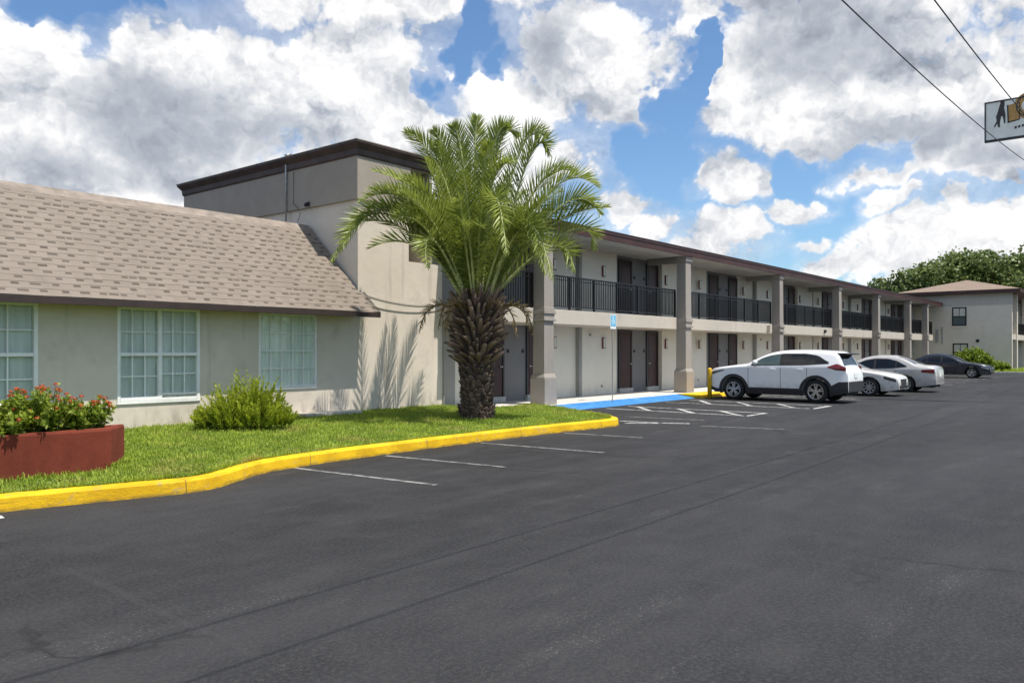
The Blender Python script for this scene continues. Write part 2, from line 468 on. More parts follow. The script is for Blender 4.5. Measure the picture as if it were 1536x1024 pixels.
KERB = [(-6,9.75),(-2,9.6),(1.5,9.38),(3.0,9.22),(3.7,9.06),(4.3,8.90),(4.8,8.78),(5.2,8.84),(5.6,9.06),(6.0,9.30),(6.5,9.48),(7.3,9.58),(9.1,9.64),(11,9.62),(12.8,9.52),(14.6,9.34),(15.1,9.36),(15.42,9.55),(15.75,9.95),(16.3,10.75),(16.9,11.75),(17.3,12.6),(17.45,13.38)]
def smooth(path, n=5):
    out = []
    P = [Vector((*p, 0)) for p in path]
    for i in range(len(P)-1):
        p0, p1, p2, p3 = P[max(i-1,0)], P[i], P[i+1], P[min(i+2, len(P)-1)]
        for k in range(n):
            t = k/n
            out.append(.5*((2*p1)+(p2-p0)*t+(2*p0-5*p1+4*p2-p3)*t*t+(3*p1-p0-3*p2+p3)*t**3))
    out.append(P[-1]); return out
kp = smooth(KERB)
def offset(path, d):
    out = []
    for i, p in enumerate(path):
        t = (path[min(i+1, len(path)-1)] - path[max(i-1, 0)]).normalized()
        out.append(p + Vector((-t.y, t.x, 0))*d)     # to the left of travel = towards the building
    return out
ki = offset(kp, .19)
kb = MB()
prof = ((0, -.02), (.012, .135), (.03, .160), (.16, .165), (.185, .150), (.19, .05))
kr = random.Random(3)
rows = []
for i in range(len(kp)):
    w = kr.uniform(-.004, .004)
    rows.append([kp[i].lerp(ki[i], a/.19) + Vector((w, w, z + (kr.uniform(-.003,.003) if z > .1 else 0))) for a, z in prof])
kb.grid(rows)
tag(kb.build('kerb', M['yellow'], smooth=False), kind='structure')

# ground inside the kerb
poly = [(p.x, p.y) for p in offset(kp, .17)]
def gz_at(x, y): return .135 + .075*max(0, min(1, (y-9.8)/4.5))
tb = MB()
inner = offset(kp, .17)
top = [(p.x, 14.85 if p.x < 15.2 else 13.4) for p in inner]
for i in range(len(inner)-1):
    a, b = inner[i], inner[i+1]
    if b.x < a.x + 1e-4: continue
    ya, yb = top[i][1], top[i+1][1]
    for k in range(6):
        f0, f1 = k/6, (k+1)/6
        q = []
        for (x, y0, y1, f) in ((a.x,a.y,ya,f0),(b.x,b.y,yb,f0),(b.x,b.y,yb,f1),(a.x,a.y,ya,f1)):
            y = y0 + (y1-y0)*f; q.append((x, y, gz_at(x, y)))
        tb.face(q)
tag(tb.build('lawn_soil', M['turf']), kind='structure')

PLANT = [(4.62,10.33),(5.02,10.84),(-1.0,11.06),(-1.4,10.55)]   # planter footprint
def inside(poly, x, y):
    c = False; n = len(poly); j = n-1
    for i in range(n):
        if (poly[i][1] > y) != (poly[j][1] > y) and x < (poly[j][0]-poly[i][0])*(y-poly[i][1])/(poly[j][1]-poly[i][1])+poly[i][0]: c = not c
        j = i
    return c
def blades(n, sampler, hmin, hmax, width, seed, mat, name, tone=None):
    r = np.random.default_rng(seed)
    P = []
    rr = random.Random(seed)
    while len(P) < n:
        p = sampler(rr)
        if p is not None: P.append(p)
    P = np.array(P)
    h = r.uniform(hmin, hmax, n) * (0.6 + .8*r.random(n)**2)
    a = r.uniform(0, 2*np.pi, n); lean = r.uniform(.1, .9, n)
    # clumps: shared lean and tone by cell
    cl = np.sin(P[:,0]*5.1+np.cos(P[:,1]*4.3)*2)*np.cos(P[:,1]*6.7+P[:,0]*1.3)
    h *= 1 + .25*cl
    d = np.stack([np.cos(a), np.sin(a)], 1); e = np.stack([-d[:,1], d[:,0]], 1)*width/2*r.uniform(.7,1.4,(n,1))
    b0 = np.concatenate([P[:,:2]-e, P[:,2:3]-.01], 1); b1 = np.concatenate([P[:,:2]+e, P[:,2:3]-.01], 1)
    mxy = P[:,:2]+d*(h*lean*.30)[:,None]; mz = P[:,2]+h*.62
    m0 = np.concatenate([mxy-e*.8, mz[:,None]], 1); m1 = np.concatenate([mxy+e*.8, mz[:,None]], 1)
    txy = P[:,:2]+d*(h*lean*.95)[:,None]; tz = P[:,2]+h*(1-.25*lean)
    tp = np.concatenate([txy, tz[:,None]], 1); tq = np.concatenate([txy+e*.15, tz[:,None]], 1)
    v = np.stack([b0,b1,m0,m1,tp,tq], 1).reshape(-1, 3)
    k = np.arange(n)*6
    f = np.concatenate([np.stack([k,k+1,k+3,k+2],1), np.stack([k+2,k+3,k+5,k+4],1)])
    t = np.clip(.45+.30*cl+r.normal(0,.22,n), 0, 1)
    o = mesh_np(name, v, f, mat, attr=np.concatenate([t, np.clip(t+.12,0,1)]))
    return tag(o, kind='stuff')
innx = np.array([p.x for p in inner]); inny = np.array([p.y for p in inner])
POLY = [(p.x, p.y) for p in inner] + [(17.2,13.4),(15.25,13.4),(15.2,14.74),(-6,14.74)]
def lawn(rr):
    x = rr.uniform(1.2, 17.4); y = rr.uniform(8.8, 14.74)
    # denser near the camera
    if rr.random() > min(1, 11/(x*.77+y*.63)): return None
    if not inside(POLY, x, y) or inside(PLANT, x, y): return None
    return (x, y, gz_at(x, y))
gr = blades(120000, lawn, .026, .062, .011, 5, M['grass'], 'grass')
# long wisps that hang over the kerb's inner edge and round the planter and walls
def fringe(rr):
    k = rr.random()
    if k < .55:
        i = rr.randrange(len(inner)-1); p = inner[i].lerp(inner[i+1], rr.random()); return (p.x, p.y+rr.uniform(0,.06), .14) if p.x > 1 else None
    if k < .8:
        i = rr.randrange(len(PLANT)); a, b = PLANT[i], PLANT[(i+1) % len(PLANT)]; t = rr.random()
        x, y = a[0]+(b[0]-a[0])*t + rr.uniform(-.03,.03), a[1]+(b[1]-a[1])*t - rr.uniform(.0,.07)
        return (x, y, gz_at(x, y)) if x > 1 and not inside(PLANT, x, y) else None
    x = rr.uniform(4, 15.1); return (x, 14.77 - rr.random()**2*.12, .2)
blades(9000, fringe, .045, .10, .010, 9, M['grass'], 'grass')

def mark(name, quads, mat, z=.004):
    b = MB()
    for q in quads: b.face([(x, y, z) for x, y in q])
    return tag(b.build(name, mat), kind='structure')
def stroke(a, b, w=.10):
    a = Vector((*a,0)); b = Vector((*b,0)); t = (b-a).normalized(); n = Vector((-t.y, t.x, 0))*w/2
    return [((a-n).x,(a-n).y),((b-n).x,(b-n).y),((b+n).x,(b+n).y),((a+n).x,(a+n).y)]
for x, y1, y0 in ((6.90,9.5,6.95),(8.60,9.5,7.25),(10.85,9.5,7.05),(13.2,9.35,7.7)):
    mark('parking_line', [stroke((x-.12,y1),(x+.12,y0),.085)], M['line_faint'])
mark('parking_line', [stroke((17.35,10.5),(17.6,8.5),.09)], M['line_faint'])
mark('parking_line', [stroke((16.2,7.9),(16.6,6.2),.08)], M['line_faint'], .004)
# hatched access aisles
A1, B1, E1, S1 = 19.42, 20.62, 8.22, 12.42
mark('aisle_marking', [stroke((A1,S1),(A1,E1)), stroke((B1,S1),(B1,E1+.05)), stroke((A1-.05,E1),(B1+.05,E1-.02),.12)], M['line'])
mark('aisle_marking', [stroke((B1,12.1),(A1,11.0),.13), stroke((B1,10.8),(A1,9.7),.13), stroke((B1,9.5),(A1,8.4),.13)], M['line'], .008)
A2, B2, E2 = 23.0, 24.5, 7.78
mark('aisle_marking', [stroke((A2,12.45),(A2,E2)), stroke((B2,12.35),(B2,E2+.05)), stroke((A2-.05,E2),(B2+.05,E2),.12)], M['line'])
mark('aisle_marking', [stroke((B2,12.0),(A2,10.9),.13), stroke((B2,10.7),(A2,9.6),.13), stroke((B2,9.4),(A2,8.3),.13)], M['line'], .008)
# pale symbol strokes just off the end of the grass island
mark('stall_symbol', [stroke((16.15,9.95),(16.28,8.92),.12), stroke((15.72,9.55),(16.22,8.88),.12), stroke((16.25,8.98),(16.55,8.35),.14)], M['line'], .006)
# further stall lines under and behind the parked cars
for x in (28.3, 31.6-2.6+.2, 33.0, 36.9, 40.2, 43.4, 46.6, 49.8, 53.0, 57.2):
    mark('parking_line', [stroke((x,13.3),(x,8.0),.10)], M['line'])
# corner of a white painted line at the left edge
mark('parking_line', [stroke((1.2,9.20),(2.95,8.95),.16)], M['line'])

# sidewalk, blue ramp, yellow kerb
b = MB(); b.box(15.22,13.40,-.02,69.0,15.52,.12)
tag(b.build('sidewalk', M['sidewalk'], bevel=.012), kind='structure')
b = MB()
b.extrude_x([(12.72,.001),(13.397,.118),(13.397,-.02),(12.72,-.02)], 17.55, 25.62)
tag(b.build('ramp', M['blue']), kind='structure')
b = MB()
b.extrude_x([(12.42,.004),(12.50,.11),(13.397,.128),(13.397,-.02),(12.42,-.02)], 25.63, 27.95)
tag(b.build('ramp', M['yellow']), kind='structure')

# ------------------------------------------------------------------ office with the shingled roof
YT = 14.80
def window(parent, x0, x1, z0, z1, y, sashes, rows, cols, frame=.06, depth=.10, lift=0.0, mat='white'):
    """opening x0..x1, z0..z1 in a wall whose outer face is y (facing -Y)"""
    w = MB(); f = frame; yo = y-.022; yi = y+depth
    w.box(x0, yo, z0, x0+f, yi, z1); w.box(x1-f, yo, z0, x1, yi, z1)
    w.box(x0+f, yo, z1-f, x1-f, yi, z1); w.box(x0+f, yo, z0, x1-f, yi, z0+f)
    win = w.build('window', M[mat], parent, bevel=.004)
    s = MB(); s.box(x0-.01, yo-.004, z0-.03, x1+.01, y-.001, z0-.001)
    s.build('sill', M[mat], win)
    n = sashes; ww = (x1-x0-2*f); sw = ww/n
    bars = MB(); gl = MB()
    for k in range(n):
        a, b_ = x0+f+k*sw, x0+f+(k+1)*sw
        if k: bars.box(a-.035, yo+.004, z0+f, a+.035, yi-.02, z1-f)
        a2, b2 = a + (.035 if k else 0), b_ - (.035 if k < n-1 else 0)
        zb = z0+f + (lift if k == n-1 else 0)
        if n > 1:
            zm = (z0+z1)/2
            bars.box(a2, yo+.008, zm-.03, b2, yi-.03, zm+.03)
            bars.box(a2, yo+.010, zb, b2, yi-.034, zb+.035)
            if lift and k == n-1: pass
        yb = y+.030
        for c in range(1, cols):
            x = a2+(b2-a2)*c/cols; bars.box(x-.011, yb, zb, x+.011, yb+.012, z1-f)
        for r_ in range(1, rows):
            z = zb+(z1-f-zb)*r_/rows
            if n > 1 and abs(z-(z0+z1)/2) < .06: continue
            bars.box(a2, yb+.001, z-.011, b2, yb+.011, z+.011)
        gl.face([(a2,yb+.016,zb),(b2,yb+.016,zb),(b2,yb+.016,z1-f),(a2,yb+.016,z1-f)])
    bars.build('muntins', M[mat], win)
    gl.build('pane', M['pane'], win)
    # pleated curtain hanging behind the pane, and a dark room behind that
    c = MB(); rows_ = []
    nx = int((x1-x0)/.018)
    for z in (z0+f-.02, z1-f):
        rows_.append([(x0+f*.7+(x1-x0-f*1.4)*i/nx, y+.088+.010*math.sin(i*1.05)+.007*math.sin(i*.37+2), z) for i in range(nx+1)])
    c.grid(rows_); c.build('curtain', M['curtain'], win, smooth=True)
    return win

def wall_with_holes(mb, x0, x1, z0, z1, y0, y1, holes):
    """holes: (xa, xb, za, zb), sorted, not overlapping in x"""
    x = x0
    for xa, xb, za, zb in holes:
        mb.box(x, y0, z0, xa, y1, z1)
        mb.box(xa, y0, z0, xb, y1, za)
        if zb < z1 - 1e-3: mb.box(xa, y0, zb, xb, y1, z1)
        x = xb
    mb.box(x, y0, z0, x1, y1, z1)

office = thing('office_building', (4, YT, 0), 'low office building with a steep tan shingle roof and white framed windows', 'building')
H = [(2.90,5.40,.70,2.47),(6.72,8.33,.70,2.47),(9.66,11.13,.85,2.45)]
w = MB(); wall_with_holes(w, -6, 12.327, -.05, 2.50, YT, YT+.2, H)
w.box(-6, YT+.2, -.05, -5.8, 19.0, 2.5); w.box(-5.8, 18.8, -.05, 12.2, 19.0, 2.5)
w.box(-5.8, YT+.6, -.05, 12.2, YT+.62, 2.5)       # inner partition: a dim room behind the curtains
w.build('wall', M['beige_low'], office)
window(office, *H[0], YT, 2, 4, 3)
window(office, *H[1], YT, 2, 4, 3, lift=.05)
window(office, *H[2], YT, 1, 4, 5, frame=.04)
RX = 12.44                                            # right-hand rake of the roof
e0 = Vector((0, 14.14, 2.545)); r0 = Vector((0, 16.60, 4.765))
up = (r0-e0).normalized()
M['shingle'] = shingle_mat('tan_shingles', 24, (.205,.174,.146), (.285,.245,.206), (.056,.044,.036), (0,14.14,2.545), tuple(up))
rf = MB()
nx, nr = 40, 19
nrm = up.cross(Vector((1,0,0))); nrm = -nrm if nrm.z < 0 else nrm
rr_ = random.Random(11)
# every course is a thin step lapping over the one below
for k in range(nr):
    a = e0 + up*(3.314*k/nr); b_ = e0 + up*(3.314*(k+1)/nr + (.02 if k < nr-1 else 0))
    xs = [-6.4 + (12.255+6.4 - 0)*i/nx for i in range(nx+1)]
    lo, hi, ft = [], [], []
    xr = RX if (a.y + b_.y)/2 < 14.72 else 12.252
    xs = [x*1.0 for x in xs[:-1]] + [xr]
    for x in xs:
        j = rr_.uniform(-.004, .004); j2 = rr_.uniform(-.002, .002)
        lo.append((x, a.y, a.z) + Vector((0,0,0)) if False else Vector((x,0,0)) + a + nrm*(.006+j2) + up*j)
        ft.append(Vector((x,0,0)) + a + nrm*.0)
        hi.append(Vector((x,0,0)) + b_ + nrm*.001)
    rf.grid([ft, lo, hi])
roof = rf.build('roof', M['shingle'], office)
M['ridge'] = plain('ridge_shingle', (.255,.215,.18), .95, var=.2, scale=4)
rc = MB()   # ridge cap and rear slope
rc.extrude_x([(16.42,4.608),(16.60,4.786),(16.64,4.786),(16.85,4.62),(16.85,4.56),(16.60,4.74),(16.44,4.60)], -6.4, 12.25)
rc.face([(-6.4,16.66,4.76),(12.25,16.66,4.76),(12.25,19.3,2.5),(-6.4,19.3,2.5)])
rc.build('ridge_cap', M['ridge'], roof)
fs = MB(); fs.box(-6.4, 14.125, 2.42, RX+.01, 14.165, 2.536); 
fs.build('fascia', M['eave'], roof, bevel=.004)
rk = MB()   # rake board in front of the tower wall
rk.face([(RX+.012,14.15,2.42),(RX+.012,14.73,2.95),(RX+.012,14.73,3.06),(RX+.012,14.13,2.545)])
rk.face([(RX-.05,14.17,2.425),(RX-.05,14.73,2.95),(RX+.012,14.73,2.95),(RX+.012,14.17,2.425)])
rk.build('rake_board', M['eave'], roof)
sf = MB(); sf.box(-6.4, 14.166, 2.47, 12.25, YT-.001, 2.495); sf.build('soffit', M['soffit'], office)
ws = MB(); ws.box(-6.4,14.17,2.496,12.25,YT+.19,2.53); ws.build('roof_deck', M['brown'], office)
pad = MB(); pad.box(10.55, 14.36, .1, 12.1, 14.795, .285)
tag(pad.build('concrete_pad', M['concrete'], loc=(11.3,14.5,.1), bevel=.01), 'low concrete pad at the foot of the office wall under the third window', 'concrete pad')

# ------------------------------------------------------------------ tower
tower = thing('stair_tower', (13.7, YT, 0), 'square beige stucco tower with a dark brown roof band beside the shingle roof', 'building')
XL, XR, YB = 12.33, 15.17, 22.6
t1 = MB(); t1.box(XL, YT, -.05, XR, YT+.30, 3.90); t1.box(XL, YT+.30, -.05, XL+.2, YB, 5.23); t1.box(XL, YT, 3.90, 13.97, YT+.30, 5.23)
t1.box(XL+.2, YB-.2, -.05, XR, YB, 5.23)
t1.build('wall', M['beige'], tower)
t2 = MB(); t2.box(XL-.07, YT-.07, 5.23, 13.97, YT+.30, 6.30); t2.box(XL-.07, YT+.30, 5.23, XL+.15, YB+.07, 6.30); t2.box(XL+.15, YB-.13, 5.23, 14.74, YB+.07, 6.30)
t2.build('upper_wall', M['taupe'], tower)
t3 = MB(); t3.box(14.66, YT-.05, 3.905, 14.74, YB-.2, 6.30); t3.box(13.80, YT+1.6, 3.905, 14.655, YT+1.7, 6.30)
t3.box(13.87, YT+.305, 3.905, 13.965, YT+1.59, 6.30)
t3.build('opening_side_wall', M['taupe'], tower)
t5 = MB(); t5.box(13.97, YT+.305, 3.80, 14.65, YT+1.59, 3.898); t5.build('opening_floor', M['concrete'], tower)
ct = MB(); ct.box(13.975, YT-.04, 6.24, 14.655, YB-.2, 6.29); ct.build('soffit', M['soffit'], tower)
# flared brown band
fb = MB()
def ring(x0,y0,x1,y1,z): return [(x0,y0,z),(x1,y0,z),(x1,y1,z),(x0,y1,z)]
x0, y0, x1, y1 = XL-.085, YT-.085, 14.755, YB+.085
fb.grid([ring(x0,y0,x1,y1,6.245), ring(x0-.02,y0-.02,x1+.02,y1+.02,6.28), ring(x0-.03,y0-.03,x1+.03,y1+.03,6.40), ring(x0-.10,y0-.10,x1+.06,y1+.10,6.49), ring(x0-.13,y0-.13,x1+.07,y1+.13,6.53), ring(x0-.13,y0-.13,x1+.07,y1+.13,6.57), ring(x0-.06,y0-.06,x1+.0,y1+.06,6.575)], True)
fb.face(ring(x0,y0,x1,y1,6.245)[::-1])
fb.build('roof_band', M['brown'], tower)
M['shingle_low'] = shingle_mat('low_roof_shingles', 4, (.26,.22,.18), (.40,.34,.28), (.10,.08,.06), (0,14,6.5), (0,.96,.28))
rt = MB()
rt.grid([ring(x0-.14,y0-.14,x1+.08,y1+.14,6.572), ring(x0-.14,y0-.14,x1+.08,y1+.14,6.595), ring(x0+1.2,y0+1.2,x1-1.2,y1-1.2,6.98)], True); rt.face(ring(x0+1.2,y0+1.2,x1-1.2,y1-1.2,6.98))
rt.build('roof', M['shingle_low'], tower)
# conduit with its weather head and small wall fixtures
cd = MB(); X = XL-.11
cd.tube([(X,17.5,4.3),(X,17.5,6.60),(X-.02,17.5,6.66),(X+.10,17.5,6.72),(X+.18,17.5,6.70)], .028, 8)
cd.build('conduit', M['metal'], tower, smooth=True)
cb = MB(); X = XL-.08
cb.tube([(X-.01,17.2,6.2),(X-.01,17.22,5.4),(X-.03,17.0,5.25),(X-.02,16.9,5.1),(X-.0,17.05,4.9)], .008, 5)
cb.build('wiring', M['cable'], tower)
bx = MB(); bx.box(XL-.11,16.55,5.27,XL-.072,16.66,5.36); bx.lathe([(.03,0),(.045,.05),(.02,.09)], (XL-.16,16.6,5.24), 'z', 10)
bx.build('floodlight', M['dark'], tower)
lm = MB(); lm.lathe([(.035,0),(.05,.03),(.03,.08)], (13.42,YT-.13,5.26), 'z', 12); lm.box(13.40,YT-.13,5.30,13.44,YT-.071,5.33)
lm.build('lamp', M['dark'], tower)
wr = MB()
def sag(a, b, s, n=14): return [tuple(Vector(a).lerp(Vector(b), i/n) - Vector((0,0,4*s*(i/n)*(1-i/n)))) for i in range(n+1)]
wr.tube(sag((12.6,YT-.015,2.98),(15.17,YT-.015,2.86),.10), .007, 5)
wr.tube(sag((12.5,YT-.015,2.78),(15.17,YT-.015,2.74),.13), .009, 5)
wr.build('slack_cable', M['cablegrey'], tower)
# downpipe at the tower's right edge
dp = MB(); dp.tube([(15.20,YT-.03,2.85),(15.20,YT-.03,.25)], .02, 8); dp.build('downpipe', M['pillar'], tower)

# ------------------------------------------------------------------ motel wing
wing = thing('motel_wing', (42, 15.3, 0), 'long two storey motel wing with stucco pillars, black railings and maroon doors', 'building')
X0, X1 = 15.18, 68.4
YW, YA = 15.30, 15.50
wl = MB(); wl.box(X0, YA, -.05, X1, YA+.2, 5.12); wl.box(X0, YA+.2, -.05, X0+.2, 24, 5.12); wl.box(X1-.2, YA+.2, -.05, X1, 24, 5.12); wl.box(X0+.2, 23.8, -.05, X1-.2, 24, 5.12)
wl.build('wall', M['alcove'], wing)
ALC = [17.19 + 7.45*k for k in range(7)]
AW = 3.33
FL = [(.121, 2.438), (2.872, 5.118)]
def panel(x0, x1, z0, z1, mat='panel'):
    b = MB(); b.box(x0, YW, z0, x1, YA-.001, z1); b.build('wall_panel', M[mat], wing)
for z0, z1 in FL:
    prev = X0
    for k, a in enumerate(ALC):
        gap0, gap1 = prev, a
        if k == 0:
            panel(gap0, 16.2, z0, z1, 'strip')
            panel(16.2, gap1, z0, z1)
        elif k % 2 == 1:
            m = gap0 + (gap1-gap0)*.42
            b = MB(); b.box(gap0, YW+.13, z0, m, YA-.001, z1); b.build('wall_panel', M['panel'], wing)
            b = MB(); b.box(m, YW-.02, z0, m+.16, YA-.001, z1); b.build('wall_strip', M['strip'], wing)
            panel(m+.16, gap1, z0, z1)
        else:
            m = gap0 + (gap1-gap0)*.55
            panel(gap0, m, z0, z1)
            b = MB(); b.box(m, YW-.02, z0, m+.14, YA-.001, z1); b.build('wall_strip', M['strip'], wing)
            b = MB(); b.box(m+.14, YW+.10, z0, gap1, YA-.001, z1); b.build('wall_panel', M['panel'], wing)
        prev = a + AW
    panel(prev, X1-.01, z0, z1, 'strip')

def door(x0, x1, z0, z1, hinge_left):
    y = YA
    d = MB(); d.box(x0+.06, y-.035, z0+.19, x1-.06, y-.002, z1-.06)
    d.box(x0+.16, y-.042, z0+.35, x1-.16, y-.036, z0+.95); d.box(x0+.16, y-.042, z0+1.15, x1-.16, y-.036, z1-.2)
    o = d.build('door', M['door'], wing, bevel=.006)
    f = MB(); f.box(x0, y-.06, z0+.16, x0+.058, y-.002, z1); f.box(x1-.058, y-.06, z0+.16, x1, y-.002, z1); f.box(x0+.058, y-.06, z1-.058, x1-.058, y-.002, z1)
    f.build('frame', M['jamb'], o)
    s = MB(); s.box(x0-.02, y-.10, z0, x1+.02, y-.003, z0+.155); s.build('sill', M['sill'], o)
    xk = x1-.13 if hinge_left else x0+.13
    h = MB(); h.lathe([(.028,0),(.028,.006),(.012,.01),(.012,.05)], (xk,y-.093,z0+1.05), 'y', 10); h.box(min(xk, xk+(-.11 if hinge_left else .11)), y-.092, z0+1.04, max(xk, xk+(-.11 if hinge_left else .11)), y-.08, z0+1.06)
    h.build('handle', M['brass'], o)
def lamp(x, z):
    b = MB(); y = YW
    b.box(x-.085, y-.06, z-.19, x-.065, y-.002, z+.19); b.box(x+.065, y-.06, z-.19, x+.085, y-.002, z+.19)
    b.box(x-.065, y-.06, z+.165, x+.065, y-.002, z+.19); b.box(x-.065, y-.06, z-.19, x+.065, y-.002, z-.165)
    o = b.build('wall_lamp', M['rust'], wing)
    c = MB(); c.box(x-.063, y-.068, z-.163, x+.063, y-.004, z+.163); c.build('lamp_glass', M['lampglass'], o)
for fi, (z0, z1) in enumerate(FL):
    for k, a in enumerate(ALC):
        zt = z0 + (2.27 if fi == 0 else 2.12)
        door(a+.40, a+1.32, z0, zt, True)
        door(a+2.42, a+3.30, z0, zt, False)
        pl = MB(); z = z0+1.52
        pl.box(a+1.50, YA-.018, z-.05, a+1.60, YA-.001, z+.05); pl.box(a+2.22, YA-.018, z-.05, a+2.32, YA-.001, z+.05)
        pl.build('number_plate', M['dark'], wing)
        if k: lamp(a-.90, z0+1.80 if fi == 0 else z0+1.56)
        lamp(a+AW+.30, z0+1.80 if fi == 0 else z0+1.56)
        if k and fi == 0:
            v = MB(); v.lathe([(.045,0),(.045,.03)], (a-1.0,YW-.03,.42), 'y', 10); v.lathe([(.05,0),(.03,.05)], (a-1.75,YW-.05,2.2), 'y', 10); v.build('outlet', M['strip'], wing)
# balcony band (floor of the upper walkway)
bb = MB(); bb.box(X0, 13.95, 2.44, 68.3, YA-.01, 2.87)
bb.build('balcony_floor', M['slab'], wing, bevel=.01)
# pillars
PX = [18.06, 26.66, 35.85, 44.37, 51.9, 59.65, 64.86]
for x in PX:
    p = MB(); cx = x+.23; cy = 13.6+.20
    s0, s1 = .235, .20
    p.frustum((cx,cy,1.00),(s0,s1), (cx,cy,2.50),(s0-.012,s1-.010))
    p.frustum((cx,cy,2.88),(s0-.012,s1-.01), (cx,cy,4.93),(s0-.03,s1-.025))
    p.build('pillar_shaft' if False else 'pillar', M['pillar'], wing)
    pil = COL.objects[-1] if False else None
    o = [c for c in wing.children if c.name.startswith('pillar')][-1]
    q = MB(); q.box(cx-.295, cy-.265, .10, cx+.295, cy+.26, .88); q.frustum((cx,cy,.88),(.295,.262),(cx,cy,1.0),(.245,.21))
    q.build('plinth', M['pillar'], o, bevel=.015)
    q = MB()
    q.box(cx-.285, cy-.245, 2.50, cx+.285, cy+.145, 2.56); q.box(cx-.25, cy-.21, 2.56, cx+.25, cy+.147, 2.70); q.box(cx-.28, cy-.24, 2.70, cx+.28, cy+.145, 2.80); q.box(cx-.25, cy-.215, 2.80, cx+.25, cy+.147, 2.88)
    q.build('collar', M['pillar'], o, bevel=.008)
    q = MB(); q.box(cx-.25, cy-.215, 4.93, cx+.25, cy+.2, 5.118); q.build('capital', M['pillar'], o, bevel=.008)
    bm_ = MB(); bm_.box(cx-.11, cy+.21, 4.90, cx+.11, YW-.025, 5.118); bm_.build('ceiling_beam', M['strip'], wing)
# roof: soffit, fascia, sheet
sf = MB(); sf.box(X0, 13.585, 5.12, 69.6, YA+.1, 5.15); sf.build('soffit', M['soffit'], wing)
rs = MB(); rs.extrude_x([(13.50,5.385),(13.50,5.41),(19.5,5.75),(24.6,5.41),(24.6,5.16),(13.60,5.16)], X0, 69.66)
ro = rs.build('roof', M['drip'], wing)
fc = MB(); fc.box(X0, 13.53, 5.11, 69.6, 13.584, 5.30); fc.box(X0, 13.51, 5.302, 69.6, 13.584, 5.38)
fc.box(69.602, 13.53, 5.11, 69.65, 24.5, 5.38)
fc.build('fascia', M['fascia'], ro)
# railings, one per bay
ends = [X0+.02] + [v for x in PX for v in (x-.005, x+.465)] + [68.3]
for k in range(0, len(ends), 2):
    a, b_ = ends[k], ends[k+1]
    y = 14.03
    n = max(2, round((b_-a)/1.35)); 
    hr = MB(); hr.box(a, y-.025, 3.86, b_, y+.025, 3.90)
    rail = hr.build('railing', M['black'], wing)
    br = MB(); br.box(a, y-.016, 2.96, b_, y+.016, 2.99); br.box(a, y-.014, 3.76, b_, y+.014, 3.785)
    br.build('bottom_rail', M['black'], rail)
    bl = MB(); m = int((b_-a)/.105)
    for i in range(1, m):
        x = a+(b_-a)*i/m; bl.box(x-.012, y-.012, 2.991, x+.012, y+.012, 3.859)
    bl.build('bars', M['black'], rail)
    for i in range(n+1):
        x = a+.03+(b_-a-.06)*i/n
        po = MB(); po.box(x-.028, y-.030, 2.872, x+.028, y+.030, 3.862); po.build('post', M['black'], rail)
# small lamp on the band, then a block for its sunlit end
fx = MB(); fx.lathe([(.07,0),(.10,-.05),(.06,-.11)], (43.0,13.948,2.68), 'y', 14); fx.build('band_lamp', M['dark'], wing)
bxx = MB(); bxx.box(35.2,13.80,2.50,35.42,13.948,2.80); bxx.build('sunlit_band_end', M['slab'], wing)  # stand-in block: the band's bright sunlit end built as a shape

# ------------------------------------------------------------------ far building
M['farband'] = stucco('far_band_stucco', (.52,.48,.43), .06, .2)
far = thing('far_motel_block', (74, 12, 0), 'two storey pale motel block with a hip roof beyond the dark parked sedan', 'building')
FX, FY0, FY1, FZ = 70.0, 8.95, 16.3, 6.2
b = MB(); b.box(FX, FY0, -.05, FX+.3, FY1, 5.12)
b.box(FX+.3, FY0+1.5, -.05, 100, FY0+1.7, 6.2); b.box(FX+.3, FY1-.2, -.05, 100, FY1, 6.2); b.box(99.8, FY0+1.7, -.05, 100, FY1-.2, 6.2)
b.build('wall', M['farwall'], far)
b = MB(); b.box(FX-.02, FY0-.02, 5.12, FX+.3, FY1, FZ); b.build('wall_band', M['farband'], far)
def far_window(y0, y1, z0, z1):
    f = MB(); x = FX-.03; t = .09
    f.box(x, y0, z0, FX-.001, y0+t, z1); f.box(x, y1-t, z0, FX-.001, y1, z1); f.box(x, y0+t, z1-t, FX-.001, y1-t, z1); f.box(x, y0+t, z0, FX-.001, y1-t, z0+t)
    f.box(x, y0+t, (z0+z1)/2-.04, FX-.001, y1-t, (z0+z1)/2+.04); f.box(x+.006, (y0+y1)/2-.02, (z0+z1)/2+.04, FX-.001, (y0+y1)/2+.02, z1-t)
    o = f.build('window', M['black'], far)
    q = MB(); q.box(FX-.012, y0+t, z0+t, FX-.002, y1-t, (z0+z1)/2-.04); q.build('pane', M['farglass'], o)
    q = MB(); q.box(FX-.012, y0+t, (z0+z1)/2+.04, FX-.003, y1-t, z1-t); q.build('blind', M['lampglass'], o)
    q = MB(); q.box(FX-.06, y0-.1, z0-.12, FX-.001, y1+.1, z0-.002); q.build('sill', M['farwall'], o)
far_window(11.95, 12.95, 3.58, 5.02); far_window(11.85, 12.9, .85, 2.22)
b = MB(); b.lathe([(.12,0),(.12,.06)], (FX-.06, 11.2, 2.42), 'x', 12); b.build('vent', M['dark'], far)
b = MB(); b.box(FX-.07, 13.9, 2.3, FX-.002, 14.1, 3.3); b.box(FX-.05, 13.6, 2.2, FX-.002, 13.7, 3.5); b.build('meter_box', M['metal'], far)
b = MB(); b.box(FX+.3, FY0, 2.5, 100, FY0+1.5, 2.9); b.build('balcony_floor', M['slab'], far)
